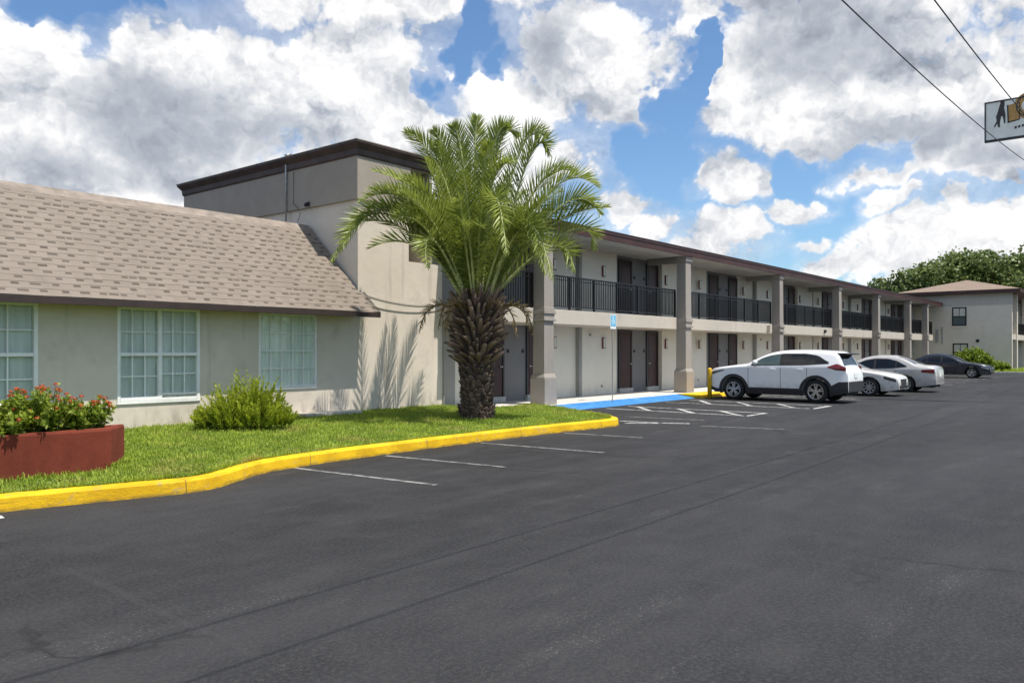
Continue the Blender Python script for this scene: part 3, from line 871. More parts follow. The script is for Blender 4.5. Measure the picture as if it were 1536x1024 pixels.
for x in (72.4, 79, 86, 93, 99.6):
    b = MB(); b.box(x-.22, FY0-.05, -.05, x+.22, FY0+.42, 6.19); b.build('pillar', M['farwall'], far)
for z in (.1, 2.95):
    for x in (71.0, 75.5, 82):
        b = MB(); b.box(x, FY0+1.46, z, x+1, FY0+1.499, z+2.1); b.build('door', M['door'], far)
b = MB(); b.box(FX+.3, FY0+.2, 3.80, 100, FY0+.24, 3.86)
for i in range(120): x = FX+.4+i*.24; b.box(x-.012, FY0+.21, 2.9, x+.012, FY0+.235, 3.8)
b.build('railing', M['black'], far)
M['shingle_far'] = shingle_mat('far_shingles', 20, (.225,.178,.142), (.315,.25,.20), (.16,.10,.07), (70,9,6.2), (0,.96,.28))
o_ = .6; hx = FX+4.2; ym = (FY0+FY1)/2; zt = 7.42
b = MB(); A = (FX-o_,FY0-o_,6.27); B = (100.6,FY0-o_,6.27); C_ = (100.6,FY1+o_,6.27); D = (FX-o_,FY1+o_,6.27); E_ = (hx,ym,zt); F_ = (96,ym,zt)
b.face([A,B,F_,E_]); b.face([B,C_,F_]); b.face([C_,D,E_,F_]); b.face([D,A,E_])
rf2 = b.build('roof', M['shingle_far'], far)
b = MB(); b.grid([ring(FX-o_,FY0-o_,100.6,FY1+o_,6.02), ring(FX-o_,FY0-o_,100.6,FY1+o_,6.265)], True); b.face(ring(FX-o_,FY0-o_,100.6,FY1+o_,6.02)); b.build('fascia', M['fascia'], rf2)
b = MB(); b.box(60.5, 6.2, -.02, 110, 8.2, .14) if False else b.box(66.5, 7.3, -.02, 110, 8.93, .10)
tag(b.build('verge_soil', M['turf'], ), kind='structure')
b = MB(); b.box(66.2, 7.1, -.02, 110, 7.29, .16); b.box(66.2, 7.29, -.02, 66.49, 16, .16)
tag(b.build('kerb', M['sidewalk'], bevel=.01), kind='structure')
b = MB(); b.box(66.5, 8.93, -.02, 69.98, 16, .10)
tag(b.build('verge_soil', M['turf']), kind='structure')

# ------------------------------------------------------------------ palm
PB = Vector((13.24, 11.85, gz_at(13.24, 11.85)))
palm = thing('palm_tree', tuple(PB), 'stout date palm with arching green fronds and shaggy brown boots on the lawn', 'palm tree')
tr = MB()
prof = [(.41,-.05),(.35,.10),(.30,.30),(.30,.6),(.33,1.0),(.37,1.4),(.41,1.75),(.44,2.1),(.42,2.4),(.37,2.75),(.20,3.0)]
rows = []
kr = random.Random(4)
for r, z in prof:
    rows.append([(PB.x+r*(1+kr.uniform(-.07,.07))*math.cos(a*math.pi/12), PB.y+r*(1+kr.uniform(-.07,.07))*math.sin(a*math.pi/12), PB.z+z) for a in range(24)])
tr.grid(rows, True); tr.build('trunk', M['fibre'], palm, smooth=True)
bv, bf, bt = [], [], []
def boot(az, z, r0, length, wid, tilt, tone, th=.05):
    """one cut leaf base: a tapered wedge leaning out of the trunk"""
    o = PB + Vector((r0*math.cos(az), r0*math.sin(az), z))
    outd = Vector((math.cos(az), math.sin(az), 0)); side = Vector((-math.sin(az), math.cos(az), 0))
    d = outd*math.sin(tilt) + Vector((0,0,1))*math.cos(tilt); n = d.cross(side); n = n if n.dot(outd) > 0 else -n
    b = len(bv)
    for t, w, h in ((-.25,1.15,.8),(0.25,1.0,1.0),(.7,.72,.8),(1.0,.42,.55)):
        c = o + d*length*t + n*(.10*length*t*t)
        for sx, sn in ((-1,0),(-.45,1),(.45,1),(1,0),(0,-.7)):
            bv.append(tuple(c + side*(sx*wid*w/2) + n*(sn*th*h)))
    for i in range(3):
        for j in range(5):
            k = (j+1) % 5
            bf.append((b+i*5+j, b+i*5+k, b+(i+1)*5+k, b+(i+1)*5+j)); bt.append(tone*(.7+.15*i) + kr.uniform(-.1,.1))
    bf.append((b+15, b+16, b+17, b+18)); bt.append(min(1, tone+.45))
    bf.append((b+15, b+18, b+19, b+15)); bt.append(min(1, tone+.45))
def rad_at(z):
    for (r0, z0), (r1, z1) in zip(prof, prof[1:]):
        if z0 <= z <= z1: return r0+(r1-r0)*(z-z0)/(z1-z0)
    return .3
ring_i = 0
z = .1
while z < 2.62:
    up_ = max(0, min(1, (z-1.05)/.45))
    n = 15 if up_ < .5 else 18
    for i in range(n):
        az = 2*math.pi*(i + (ring_i % 2)*.5)/n + ring_i*.13 + kr.uniform(-.1,.1)
        if up_ < .3:
            boot(az, z+kr.uniform(-.04,.04), rad_at(z)*.99, kr.uniform(.09,.16), kr.uniform(.13,.20), kr.uniform(.35,.75), kr.uniform(.0,.38), .03)
        else:
            topk = max(0, (z-2.05)/.5)
            boot(az, z+kr.uniform(-.05,.05), rad_at(z)*.95, kr.uniform(.26,.40)*(1+.1*topk), kr.uniform(.09,.15), kr.uniform(.65,1.2)*(1-.5*min(1,topk)), kr.uniform(.15,1.0), .045)
    z += .095 if up_ < .5 else .10; ring_i += 1
bfix = [f for f in bf if len(set(f)) == 4]; btn = [t for f, t in zip(bf, bt) if len(set(f)) == 4]
mesh_np('leaf_bases', bv, bfix, M['boot'], palm, attr=np.clip(btn, 0, 1))
# dry fibres and roots at the foot
fv, ff, ft_ = [], [], []
for i in range(900):
    az = kr.uniform(0, 6.283); zz = kr.choice([kr.uniform(1.0,2.6), kr.uniform(0,.3)])
    r = rad_at(max(.1,zz))*1.0; o = PB + Vector((r*math.cos(az), r*math.sin(az), zz))
    d = Vector((math.cos(az+kr.uniform(-.8,.8)), math.sin(az+kr.uniform(-.8,.8)), kr.uniform(-1.2,.9))).normalized()*kr.uniform(.06,.26)
    s_ = Vector((-math.sin(az), math.cos(az), kr.uniform(-.4,.4)))*.006
    b = len(fv); fv += [tuple(o-s_), tuple(o+s_), tuple(o+d+s_*.3), tuple(o+d-s_*.3)]; ff.append((b,b+1,b+2,b+3)); ft_.append(kr.uniform(.2,1))
mesh_np('dry_fibre', fv, ff, M['boot'], palm, attr=ft_)

FR = [ ((10.04, 12.87, 3.43),(11.28, 12.51, 4.48)), ((10.05, 12.57, 3.67),(11.41, 12.35, 4.54)), ((10.7, 12.36, 5.27),(12.03, 11.89, 4.57)), ((11.42, 12.2, 6.18),(12.34, 11.94, 5.23)), ((12.05, 12.01, 6.31),(12.58, 11.93, 5.27)), ((12.03, 11.89, 6.01),(12.54, 11.98, 4.91)), ((13.11, 11.72, 6.77),(13.14, 11.82, 5.56)), ((13.48, 12.57, 6.42),(13.37, 12.27, 5.21)), ((14.45, 11.67, 6.63),(13.87, 11.8, 6.07)), ((14.52, 10.87, 6.48),(14.02, 11.33, 5.95)), ((13.69, 10.14, 5.82),(13.66, 10.76, 5.72)), ((14.84, 10.32, 5.68),(14.18, 10.99, 5.18)), ((14.65, 9.55, 5.18),(14.12, 10.48, 5.13)), ((14.13, 9.17, 4.5),(13.95, 10.12, 4.72)), ((14.52, 9.56, 3.87),(14.21, 10.09, 4.23)), ((13.71, 9.54, 3.33),(13.76, 10.21, 3.85)), ((12.68, 9.36, 3.07),(13.05, 10.35, 4.26)), ((13.11, 9.84, 3.23),(13.21, 10.59, 4.06)), ((11.69, 9.7, 3.5),(12.5, 10.73, 4.75)), ((12.76, 10.41, 5.51),(12.94, 11.2, 5.02)), ((12.6, 10.9, 5.97),(12.9, 11.4, 5.03)), ((11.63, 11.79, 5.58),(12.34, 11.94, 4.59)), ((10.6, 11.47, 4.69),(11.72, 11.68, 4.27)), ((10.7, 11.77, 4.22),(11.7, 11.86, 4.15)), ((11.26, 10.51, 4.55),(12.11, 11.21, 4.2)), ((10.92, 11.07, 3.27),(11.72, 11.68, 3.93)), ((10.3, 12.26, 4.59),(11.67, 12.18, 4.64)), ((13.38, 11.1, 6.52),(13.29, 11.5, 5.69)), ((12.65, 12.0, 6.52),(12.93, 11.94, 5.54)) ]

def bez(p0, p1, p2, t): return p0*((1-t)**2) + p1*(2*t*(1-t)) + p2*(t*t)
def frond(p0, mid, tip, seed, tone0=.5, wmax=.52, npin=104, leafm='palm', stalk='rachis'):
    r = random.Random(seed)
    p1 = (mid - p0*.25 - tip*.25)*2
    L = sum((bez(p0,p1,tip,(i+1)/12)-bez(p0,p1,tip,i/12)).length for i in range(12))
    rb = MB(); pts = [bez(p0,p1,tip,i/14) for i in range(15)]
    rb.tube(pts, [.026*(1-i/14)**.8+.005 for i in range(15)], 5, cap=False)
    fo = rb.build('frond', M[stalk], palm, smooth=True)
    twist = r.uniform(-.75, .75)
    v, f, tn = [], [], []
    npin = int(npin*max(.7, min(1.25, L/3.6)))
    for i in range(npin):
        t = .03 + .97*(i+.5)/npin
        c = bez(p0,p1,tip,t); T = (bez(p0,p1,tip,min(1,t+.02))-bez(p0,p1,tip,t-.02)).normalized()
        up_ = Vector((0,0,1)) - T*T.z
        if up_.length < .15: up_ = Vector((.77,.63,0))*-.6 + Vector((0,0,.4))
        # for upright fronds let the blade face outwards from the trunk
        outw = Vector((c.x-PB.x, c.y-PB.y, 0)); 
        if outw.length > .01: up_ = up_ - outw.normalized()*abs(T.z)*.8
        up_ = (up_ - T*up_.dot(T)).normalized()
        up_ = (up_*math.cos(twist) + T.cross(up_)*math.sin(twist)).normalized(); S = T.cross(up_).normalized()
        prof_ = min(1, .42+.58*max(0,(t-.03)/.24)) * (1 if t < .62 else max(.12, 1-((t-.62)/.38)**1.6*.80))
        for sgn in (-1, 1):
            ll = wmax*prof_*r.uniform(.94,1.05)
            ang = R(60 - 30*t + r.uniform(-4,4)); vee = R((4, 30, 58)[i % 3] + r.uniform(-6,6)) 
            d = (T*math.cos(ang) + (S*sgn*math.cos(vee) + up_*math.sin(vee))*math.sin(ang)).normalized()
            nrm = d.cross(T).normalized() if d.cross(T).length > .01 else up_
            wv = T*(.5) + nrm*r.uniform(-.25,.25); wv = (wv - d*wv.dot(d)).normalized()
            w = .030*(.65+.35*prof_)*r.uniform(.85,1.15)
            g_ = Vector((0,0,-1))*ll*ll*r.uniform(.0,.14)
            a0 = c + d*.0; a1 = c + d*ll*.45 + g_*.2; a2 = c + d*ll + g_
            b = len(v)
            v += [tuple(a0-wv*w*.25), tuple(a0+wv*w*.25), tuple(a1+wv*w*.5), tuple(a1-wv*w*.5), tuple(a2+wv*w*.06), tuple(a2-wv*w*.06)]
            f += [(b,b+1,b+2,b+3),(b+3,b+2,b+4,b+5)]
            q = tone0 + r.uniform(-.10,.10) + (.18 if t > .75 else 0)
            tn += [q, q+.1]
    mesh_np('leaflets', v, f, M[leafm], fo, attr=np.clip(tn, 0, 1))
fk = random.Random(21)
def clear(p):
    """keep leaves out of the tower, the wing roof and the office roof"""
    if 12.2 < p.x < 15.3 and p.y > 14.55: return False
    if p.x >= 15.0 and p.y > 13.3 and 2.2 < p.z < 5.6: return False
    if p.x <= 12.5 and p.y > 13.9 and p.z < 2.9 + (p.y-14.1)*.95: return False
    return True
base = PB + Vector((0,0,2.55))
nf = 0
for k, (tip, mid) in enumerate(FR):
    tip = Vector(tip); mid = Vector(mid)
    out = Vector((mid.x-PB.x, mid.y-PB.y, 0)); out = out.normalized()*min(.42, out.length*.35)
    frond(base + out + Vector((0,0,.15)), mid, tip, 100+k, fk.uniform(.45,.8)); nf += 1
# the rest of the crown: younger upright fronds and those on the far side and towards the lot
tries = 0
while nf < 55 and tries < 900:
    tries += 1
    az = fk.uniform(0, 6.283); el = fk.uniform(.75, 1.45); L = fk.uniform(2.5, 3.7)
    d = Vector((math.cos(az)*math.cos(el), math.sin(az)*math.cos(el), math.sin(el)))
    o = base + Vector((math.cos(az),math.sin(az),0))*.36 + Vector((0,0,fk.uniform(.0,.4)))
    mid = o + d*L*.52; tip = o + d*L*.9 + Vector((math.cos(az),math.sin(az),0))*L*.12 - Vector((0,0,1))*L*fk.uniform(.05,.42)*math.cos(el)
    q = mid - base
    if not all(clear(p) for p in (tip, mid, (tip+mid)/2)): continue
    if tip.z < 3.4: continue
    frond(o, mid, tip, 300+tries, fk.uniform(.25,.6), .47, 84); nf += 1

# a few dead fronds hanging under the crown
for k in range(9):
    az = k*.72 + fk.uniform(-.2,.2); u = Vector((math.cos(az), math.sin(az), 0))
    L = fk.uniform(.7, 1.25)
    o = PB + u*.42 + Vector((0,0,2.35)); m_ = o + u*L*.62 + Vector((0,0,.10)); e = o + u*L*.95 - Vector((0,0,L*.55))
    frond(o, m_, e, 900+k, fk.uniform(.2,.8), .22, 34, 'drypalm', 'drypalm')

# ------------------------------------------------------------------ spiky shrub
def leafy(name, parent, stems, mat, seed, leaf=(.05,.012), per=16, spread=.9):
    """stems: list of (base, tip); narrow leaves all along each stem"""
    r = np.random.default_rng(seed); V, F, T = [], [], []; n = 0
    for b, t in stems:
        b = np.array(b); t = np.array(t); ax = t-b; L = np.linalg.norm(ax); ax = ax/L
        k = per
        tt = np.linspace(.15, 1.0, k) + r.uniform(-.03,.03,k)
        P = b + np.outer(tt, t-b)
        rd = r.normal(size=(k,3)); rd -= np.outer(rd@ax, ax); rd /= np.linalg.norm(rd,axis=1)[:,None]+1e-9
        d = ax*(1-spread*.5) + rd*spread; d /= np.linalg.norm(d,axis=1)[:,None]
        ll = leaf[0]*r.uniform(.7,1.3,k)*(1.1-.5*tt); s = np.cross(d, r.normal(size=(k,3))); s /= np.linalg.norm(s,axis=1)[:,None]+1e-9
        w = leaf[1]*r.uniform(.7,1.3,k)
        q = np.stack([P, P+d*(ll*.5)[:,None]+s*w[:,None], P+d*ll[:,None], P+d*(ll*.5)[:,None]-s*w[:,None]],1).reshape(-1,3)
        V.append(q); idx = n+np.arange(k)*4
        F.append(np.stack([idx,idx+1,idx+2,idx+3],1)); n += 4*k
        T.append(np.clip(r.uniform(0,.35)+tt*.55+r.uniform(-.1,.1,k),0,1))
    return mesh_np(name, np.concatenate(V), np.concatenate(F), mat, parent, attr=np.concatenate(T))
SB = Vector((8.42, 13.35, gz_at(8.42, 13.35)))
shrub = thing('shrub', tuple(SB), 'bright green spiky shrub on the lawn between two office windows', 'shrub')
sr = random.Random(8); stems = []; wood = MB()
LR = Vector((.633, -.774, 0)); FW = Vector((.774, .633, 0))     # long axis of the plant and its depth
cl = [(0.05,0,.96,.58),(-.28,.1,.80,.48),(.30,0,.88,.48),(.54,.05,.62,.40),(-.60,-.05,.44,.40),(-.84,-.05,.30,.33),(.80,-.05,.36,.33),(-.1,-.35,.55,.45),(.4,-.35,.5,.4),(-.5,-.3,.42,.4)]
for cx, cy, hh, rr0 in cl:
    for i in range(52):
        a = sr.uniform(0, 6.283); q = math.sqrt(sr.random())*rr0
        b = SB + LR*(cx*.8+q*math.cos(a)*.55) + FW*(cy+q*math.sin(a)*.5) + Vector((0,0,sr.uniform(0,.25)*hh))
        lean = Vector((q*math.cos(a), q*math.sin(a), 0))
        hgt = hh*sr.uniform(.55,1.05)*(1-.35*(q/rr0)**2)
        t = b + LR*(lean.x*.55+sr.uniform(-.08,.08)) + FW*(lean.y*.5+sr.uniform(-.08,.08)) + Vector((0,0,hgt))
        t.z = min(t.z, SB.z+hh*1.08+.05)
        if (t-b).length < .12: continue
        stems.append((tuple(b), tuple(t)))
    wood.tube([SB+LR*cx*.3+FW*cy*.3, SB+LR*cx*.75+FW*cy+Vector((0,0,hh*.6))], [.015,.006], 5)
wood.build('stems', M['bark'], shrub)
leafy('foliage', shrub, stems, M['shrub'], 3, (.105,.0125), 34, .42)

# ------------------------------------------------------------------ planter and its flowering bushes
pl = MB(); cpl = Vector((sum(p[0] for p in PLANT)/4, sum(p[1] for p in PLANT)/4, 0))
def inset(poly, d):
    out = []; n = len(poly)
    for i in range(n):
        p0, p1, p2 = Vector((*poly[i-1],0)), Vector((*poly[i],0)), Vector((*poly[(i+1)%n],0))
        a = (p1-p0).normalized(); b = (p2-p1).normalized()
        na, nb = Vector((-a.y,a.x,0)), Vector((-b.y,b.x,0))
        m = (na+nb).normalized(); out.append(p1 + m*(d/max(.35, m.dot(na))))
    return [(p.x,p.y) for p in out]
ins = inset(PLANT, .12); lo = .10; hi = .675
# walls subdivided so the top edge can wander a little, as hand-floated stucco does
def loop(poly, z, step=.35, wob=0.0, seed=1):
    r = random.Random(seed); out = []
    for i in range(len(poly)):
        a, b = poly[i], poly[(i+1)%len(poly)]
        n = 6
        for k in range(n):
            t = k/n; out.append((a[0]+(b[0]-a[0])*t+r.uniform(-wob,wob)*.5, a[1]+(b[1]-a[1])*t+r.uniform(-wob,wob), z+r.uniform(-wob,wob)))
    return out
big = inset(PLANT, .012)
pl.grid([loop(PLANT,lo), loop(PLANT,hi-.03,wob=.006,seed=2), loop(big,hi,wob=.006,seed=2), loop(inset(PLANT,.11),hi+.002,wob=.005,seed=4), loop(ins,hi-.02), loop(ins,hi-.20)], True)
planter = pl.build('planter', M['planter'], loc=(3.0, 11.0, .1))
tag(planter, 'low red stucco planter wall filled with flowering bushes beside the yellow kerb', 'planter')
sb = MB(); sb.face([(x,y,hi-.11) for x,y in ins]); so_ = sb.build('soil', M['soil'], planter)

def bush(c, rad, hgt, seed, label, nfl, flowers=True):
    c = Vector(c); t = thing('flowering_bush', tuple(c), label, 'flowering bush', 'flowering bushes in the red planter')
    r = random.Random(seed); stems = []; wood = MB()
    tips = []
    for i in range(int(34*rad/.3)):
        a = r.uniform(0,6.283); q = math.sqrt(r.random())*rad
        b = c + Vector((math.cos(a)*q*.45, math.sin(a)*q*.45, 0)); h = hgt*r.uniform(.55,1.0)*(1-.25*(q/rad)**2)
        tp = c + Vector((math.cos(a)*q+r.uniform(-.06,.06), math.sin(a)*q+r.uniform(-.06,.06), h))
        stems.append((tuple(b), tuple(tp))); tips.append(tp)
        wood.tube([b, (b+tp)/2+Vector((0,0,.02)), tp], [.006,.005,.003], 4, cap=False)
        for s_ in range(3):
            k = r.uniform(.3,.8); m_ = b.lerp(tp, k); e = m_ + Vector((r.uniform(-.14,.14), r.uniform(-.14,.14), r.uniform(.03,.16)))
            stems.append((tuple(m_), tuple(e)))
    wood.build('stems', M['milk'], t)
    leafy('foliage', t, stems, M['milk'], seed, (.085,.017), 15, 1.0)
    tips.sort(key=lambda p: -p.z)
    for p in tips[:nfl] + r.sample(tips[nfl:], min(nfl//2+2, len(tips)-nfl)):
        fv, ff, fn = [], [], []
        rr0 = r.uniform(.022,.042)
        for k in range(20):
            d = Vector((r.gauss(0,1), r.gauss(0,1), abs(r.gauss(0,.8)))).normalized()
            o = p + d*rr0*r.uniform(.5,1) + Vector((0,0,.015)); s1 = d.cross(Vector((r.gauss(0,1),r.gauss(0,1),r.gauss(0,1)))).normalized()*.012; s2 = d.cross(s1).normalized()*.010
            b = len(fv); fv += [tuple(o-s1), tuple(o-s2+d*.006), tuple(o+s1), tuple(o+s2+d*.006)]; ff.append((b,b+1,b+2,b+3)); fn.append(r.random())
        mesh_np('flower_head', fv, ff, M['flower'], t, attr=fn)
PZ = hi-.11
bush((4.40,10.60,PZ), 0.31, 0.58, 31, 'flowering bush nearest the planter corner, dense with red and orange blooms', 15)
bush((3.96,10.64,PZ), 0.33, 0.71, 32, 'tallest orange flowering bush, second from the planter corner', 14)
bush((3.48,10.61,PZ), 0.3, 0.45, 33, 'short leafy bush with few blooms, third from the planter corner', 4)
bush((3.70,10.73,PZ), 0.26, 0.62, 36, 'bush with a few raised red blooms at the back of the planter', 6)
bush((3.02,10.68,PZ), 0.33, 0.74, 34, 'leafy bush with a tall red bloom under the leftmost window', 7)
bush((2.37,10.67,PZ), 0.32, 0.52, 35, 'flowering bush at the far left end of the planter', 5)

# ------------------------------------------------------------------ trees, hedges
def tree(name, base, h, crown_r, label, seed, nleaf=16000, leaf=.34, clusters=46, flat=.62, trunk_r=.45, group='trees beyond the far motel block', mat='oak', low=.30):
    base = Vector(base); t = thing(name, tuple(base), label, 'tree', group)
    r = random.Random(seed); g_ = np.random.default_rng(seed)
    cen = base + Vector((0,0,h*(low+(1-low)*.5))); rz_ = h*(1-low)*.5
    cl = []
    for i in range(clusters):
        a = r.uniform(0,6.283); u = r.uniform(-.75,1.0); k = math.sqrt(max(0,1-u*u)); q = r.uniform(.55,.98)
        cl.append((cen + Vector((math.cos(a)*k*crown_r*q, math.sin(a)*k*crown_r*q, u*rz_*q)), crown_r*r.uniform(.17,.33)))
    wd = MB()
    top = base + Vector((r.uniform(-.3,.3), r.uniform(-.3,.3), h*.42))
    wd.tube([base-Vector((0,0,.1)), base+Vector((.05,0,h*.08)), base.lerp(top,.6)+Vector((.15,.1,0)), top], [trunk_r*1.35, trunk_r, trunk_r*.85, trunk_r*.6], 10)
    for c, cr in cl[::2]:
        s0 = base.lerp(top, r.uniform(.55,1)); m_ = s0.lerp(c,.5)+Vector((r.uniform(-.4,.4), r.uniform(-.4,.4), -.3))
        wd.tube([s0, m_, c], [trunk_r*.38, trunk_r*.22, trunk_r*.06], 6)
    wd.build('trunk', M['bark'], t)
    ci = g_.integers(0, len(cl), nleaf); C = np.array([tuple(c) for c, _ in cl])[ci]; cr = np.array([q for _, q in cl])[ci]
    d = g_.normal(size=(nleaf,3)); d /= np.linalg.norm(d,axis=1)[:,None]; d[:,2] *= .7
    P = C + d*(cr*g_.uniform(.35,1.0,nleaf)**.6*(1+.12*g_.normal(size=nleaf)))[:,None]
    n = d*.6+g_.normal(size=(nleaf,3))*.6; n[:,2] += .5; n /= np.linalg.norm(n,axis=1)[:,None]
    s1 = np.cross(n, g_.normal(size=(nleaf,3))); s1 /= np.linalg.norm(s1,axis=1)[:,None]; s2 = np.cross(n, s1)
    sz = leaf*g_.uniform(.5,1.25,nleaf)
    a, b = s1*(sz*.5)[:,None], s2*(sz*.36)[:,None]
    V = np.stack([P-a, P-b, P+a, P+b],1).reshape(-1,3); k = np.arange(nleaf)*4
    tone = np.clip(g_.uniform(0,.6,len(cl))[ci]*.7 + .2 + g_.normal(0,.16,nleaf), 0, 1)
    mesh_np('crown', V, np.stack([k,k+1,k+2,k+3],1), M[mat], t, attr=tone)
    return t
tree('oak_tree', (93.0, 20.5, 0), 9.8, 5.2, 'spreading oak crown left of the hip roof peak', 51, 26000, .36, 70)
tree('oak_tree', (92.0, 15.5, 0), 11.3, 6.2, 'tallest oak, rising directly behind the hip roof peak', 52, 30000, .36, 84)
tree('oak_tree', (92.0, 8.5, 0), 11.2, 6.4, 'dense oak crown behind the right end of the hip roof', 53, 30000, .36, 84)
tree('oak_tree', (101.0, 22.6, 0), 9.0, 3.4, 'small oak crown low behind the end of the long motel roof', 54, 14000, .36, 46)
tree('oak_tree', (100.0, 1.0, 0), 12.0, 6.5, 'oak at the far edge behind the block walkway', 55, 16000, .45, 46)
tree('broadleaf_tree', (58.0, 33.0, 0), 10.6, 3.2, 'lone tree top showing above the middle of the long motel roof', 56, 6000, .34, 22, group=None)

def roundbush(c, rx, ry, hgt, label, seed, n=260, cat='bush'):
    c = Vector(c); t = thing('bush', tuple(c), label, cat)
    r = random.Random(seed); stems = []
    for i in range(n):
        a = r.uniform(0,6.283); q = math.sqrt(r.random())
        b = c + Vector((math.cos(a)*q*rx*.7, math.sin(a)*q*ry*.7, r.uniform(0,.5)*hgt*(1-q*.4)))
        tp = c + Vector((math.cos(a)*q*rx*1.05, math.sin(a)*q*ry*1.05, hgt*(1-.45*q*q)*r.uniform(.75,1.08)))
        stems.append((tuple(b), tuple(tp)))
    w_ = MB()
    for i in range(6): w_.tube([c, Vector(stems[i*7][1])], [.02,.006], 5)
    w_.build('stems', M['bark'], t)
    leafy('foliage', t, stems, M['hedge'], seed, (.22,.06), 22, 1.0)
    return t
roundbush((67.6,11.2,.1), 1.0, 1.35, 1.75, 'yellow green bush at the foot of the pale end wall beside the dark sedan', 61, 300)
roundbush((68.0,9.6,.1), .9, .8, .75, 'low clipped bush at the corner of the far motel block', 62, 140)
def verge(rr):
    x, y = rr.uniform(66.5, 85), rr.uniform(7.3, 8.9)
    if rr.random() < .5: x, y = rr.uniform(66.5, 69.9), rr.uniform(7.3, 15)
    return (x, y, .10)
blades(7000, verge, .12, .3, .05, 15, M['grass'], 'grass')

# ------------------------------------------------------------------ cars
def paint(name, col, metal=0.0, rough=.28, coat=.8):
    m, t, b = material(name)
    n = t.noise(t.pos(), 1.5, 3)
    dust = t.math('MULTIPLY', t.ramp(t.sep(t.pos())[2], .25, .75, .5, 0), t.ramp(t.noise(t.pos(), 6, 4), .35, .7))
    c = t.mix(t.ramp(n, .3, .7), tuple(x*.96 for x in col), col)
    t.put(b.inputs['Base Color'], t.mix(dust, c, (.20,.18,.15)))
    b.inputs['Metallic'].default_value = metal; b.inputs['Roughness'].default_value = rough
    b.inputs['Coat Weight'].default_value = coat; b.inputs['Coat Roughness'].default_value = .04
    return m
M['carwhite'] = paint('white_car_paint', (.88,.89,.90))
M['carpearl'] = paint('pearl_car_paint', (.72,.70,.66), .05)
M['carsilver'] = paint('champagne_car_paint', (.52,.512,.495), .15)
M['carnavy'] = paint('navy_car_paint', (.020,.026,.042), .2)
M['cladding'] = plain('grey_plastic_cladding', (.022,.022,.024), .6, var=.15)
M['tyre'] = plain('tyre_rubber', (.016,.016,.016), .85, var=.25, scale=10)
M['rim'] = plain('alloy_rim', (.50,.50,.51), .3, .85, var=.08)
M['redlens'] = plain('red_lens', (.17,.006,.010), .12, coat=.6)
M['clearlens'] = plain('headlamp_lens', (.42,.44,.46), .10, .2, coat=.8)
M['darklens'] = plain('dark_headlamp', (.05,.055,.06), .10, coat=.8)
M['chrome'] = plain('chrome', (.65,.65,.66), .12, 1.0)
M['under'] = plain('underbody', (.008,.008,.008), .9)

def pchip(pts):
    x = [p[0] for p in pts]; y = [p[1] for p in pts]; n = len(x)
    d = [(y[i+1]-y[i])/(x[i+1]-x[i]) for i in range(n-1)]
    m = [d[0]] + [0 if d[i-1]*d[i] <= 0 else 2*d[i-1]*d[i]/(d[i-1]+d[i]) for i in range(1, n-1)] + [d[-1]]
    def f(v):
        if v <= x[0]: return y[0]
        if v >= x[-1]: return y[-1]
        i = max(k for k in range(n-1) if x[k] <= v); h = x[i+1]-x[i]; t = (v-x[i])/h
        return (2*t**3-3*t*t+1)*y[i] + (t**3-2*t*t+t)*h*m[i] + (-2*t**3+3*t*t)*y[i+1] + (t**3-t*t)*h*m[i+1]
    return f
def lin(pts):
    def f(v):
        if v <= pts[0][0]: return pts[0][1]
        for (a, b), (c, d) in zip(pts, pts[1:]):
            if v <= c: return b+(d-b)*(v-a)/(c-a)
        return pts[-1][1]
    return f

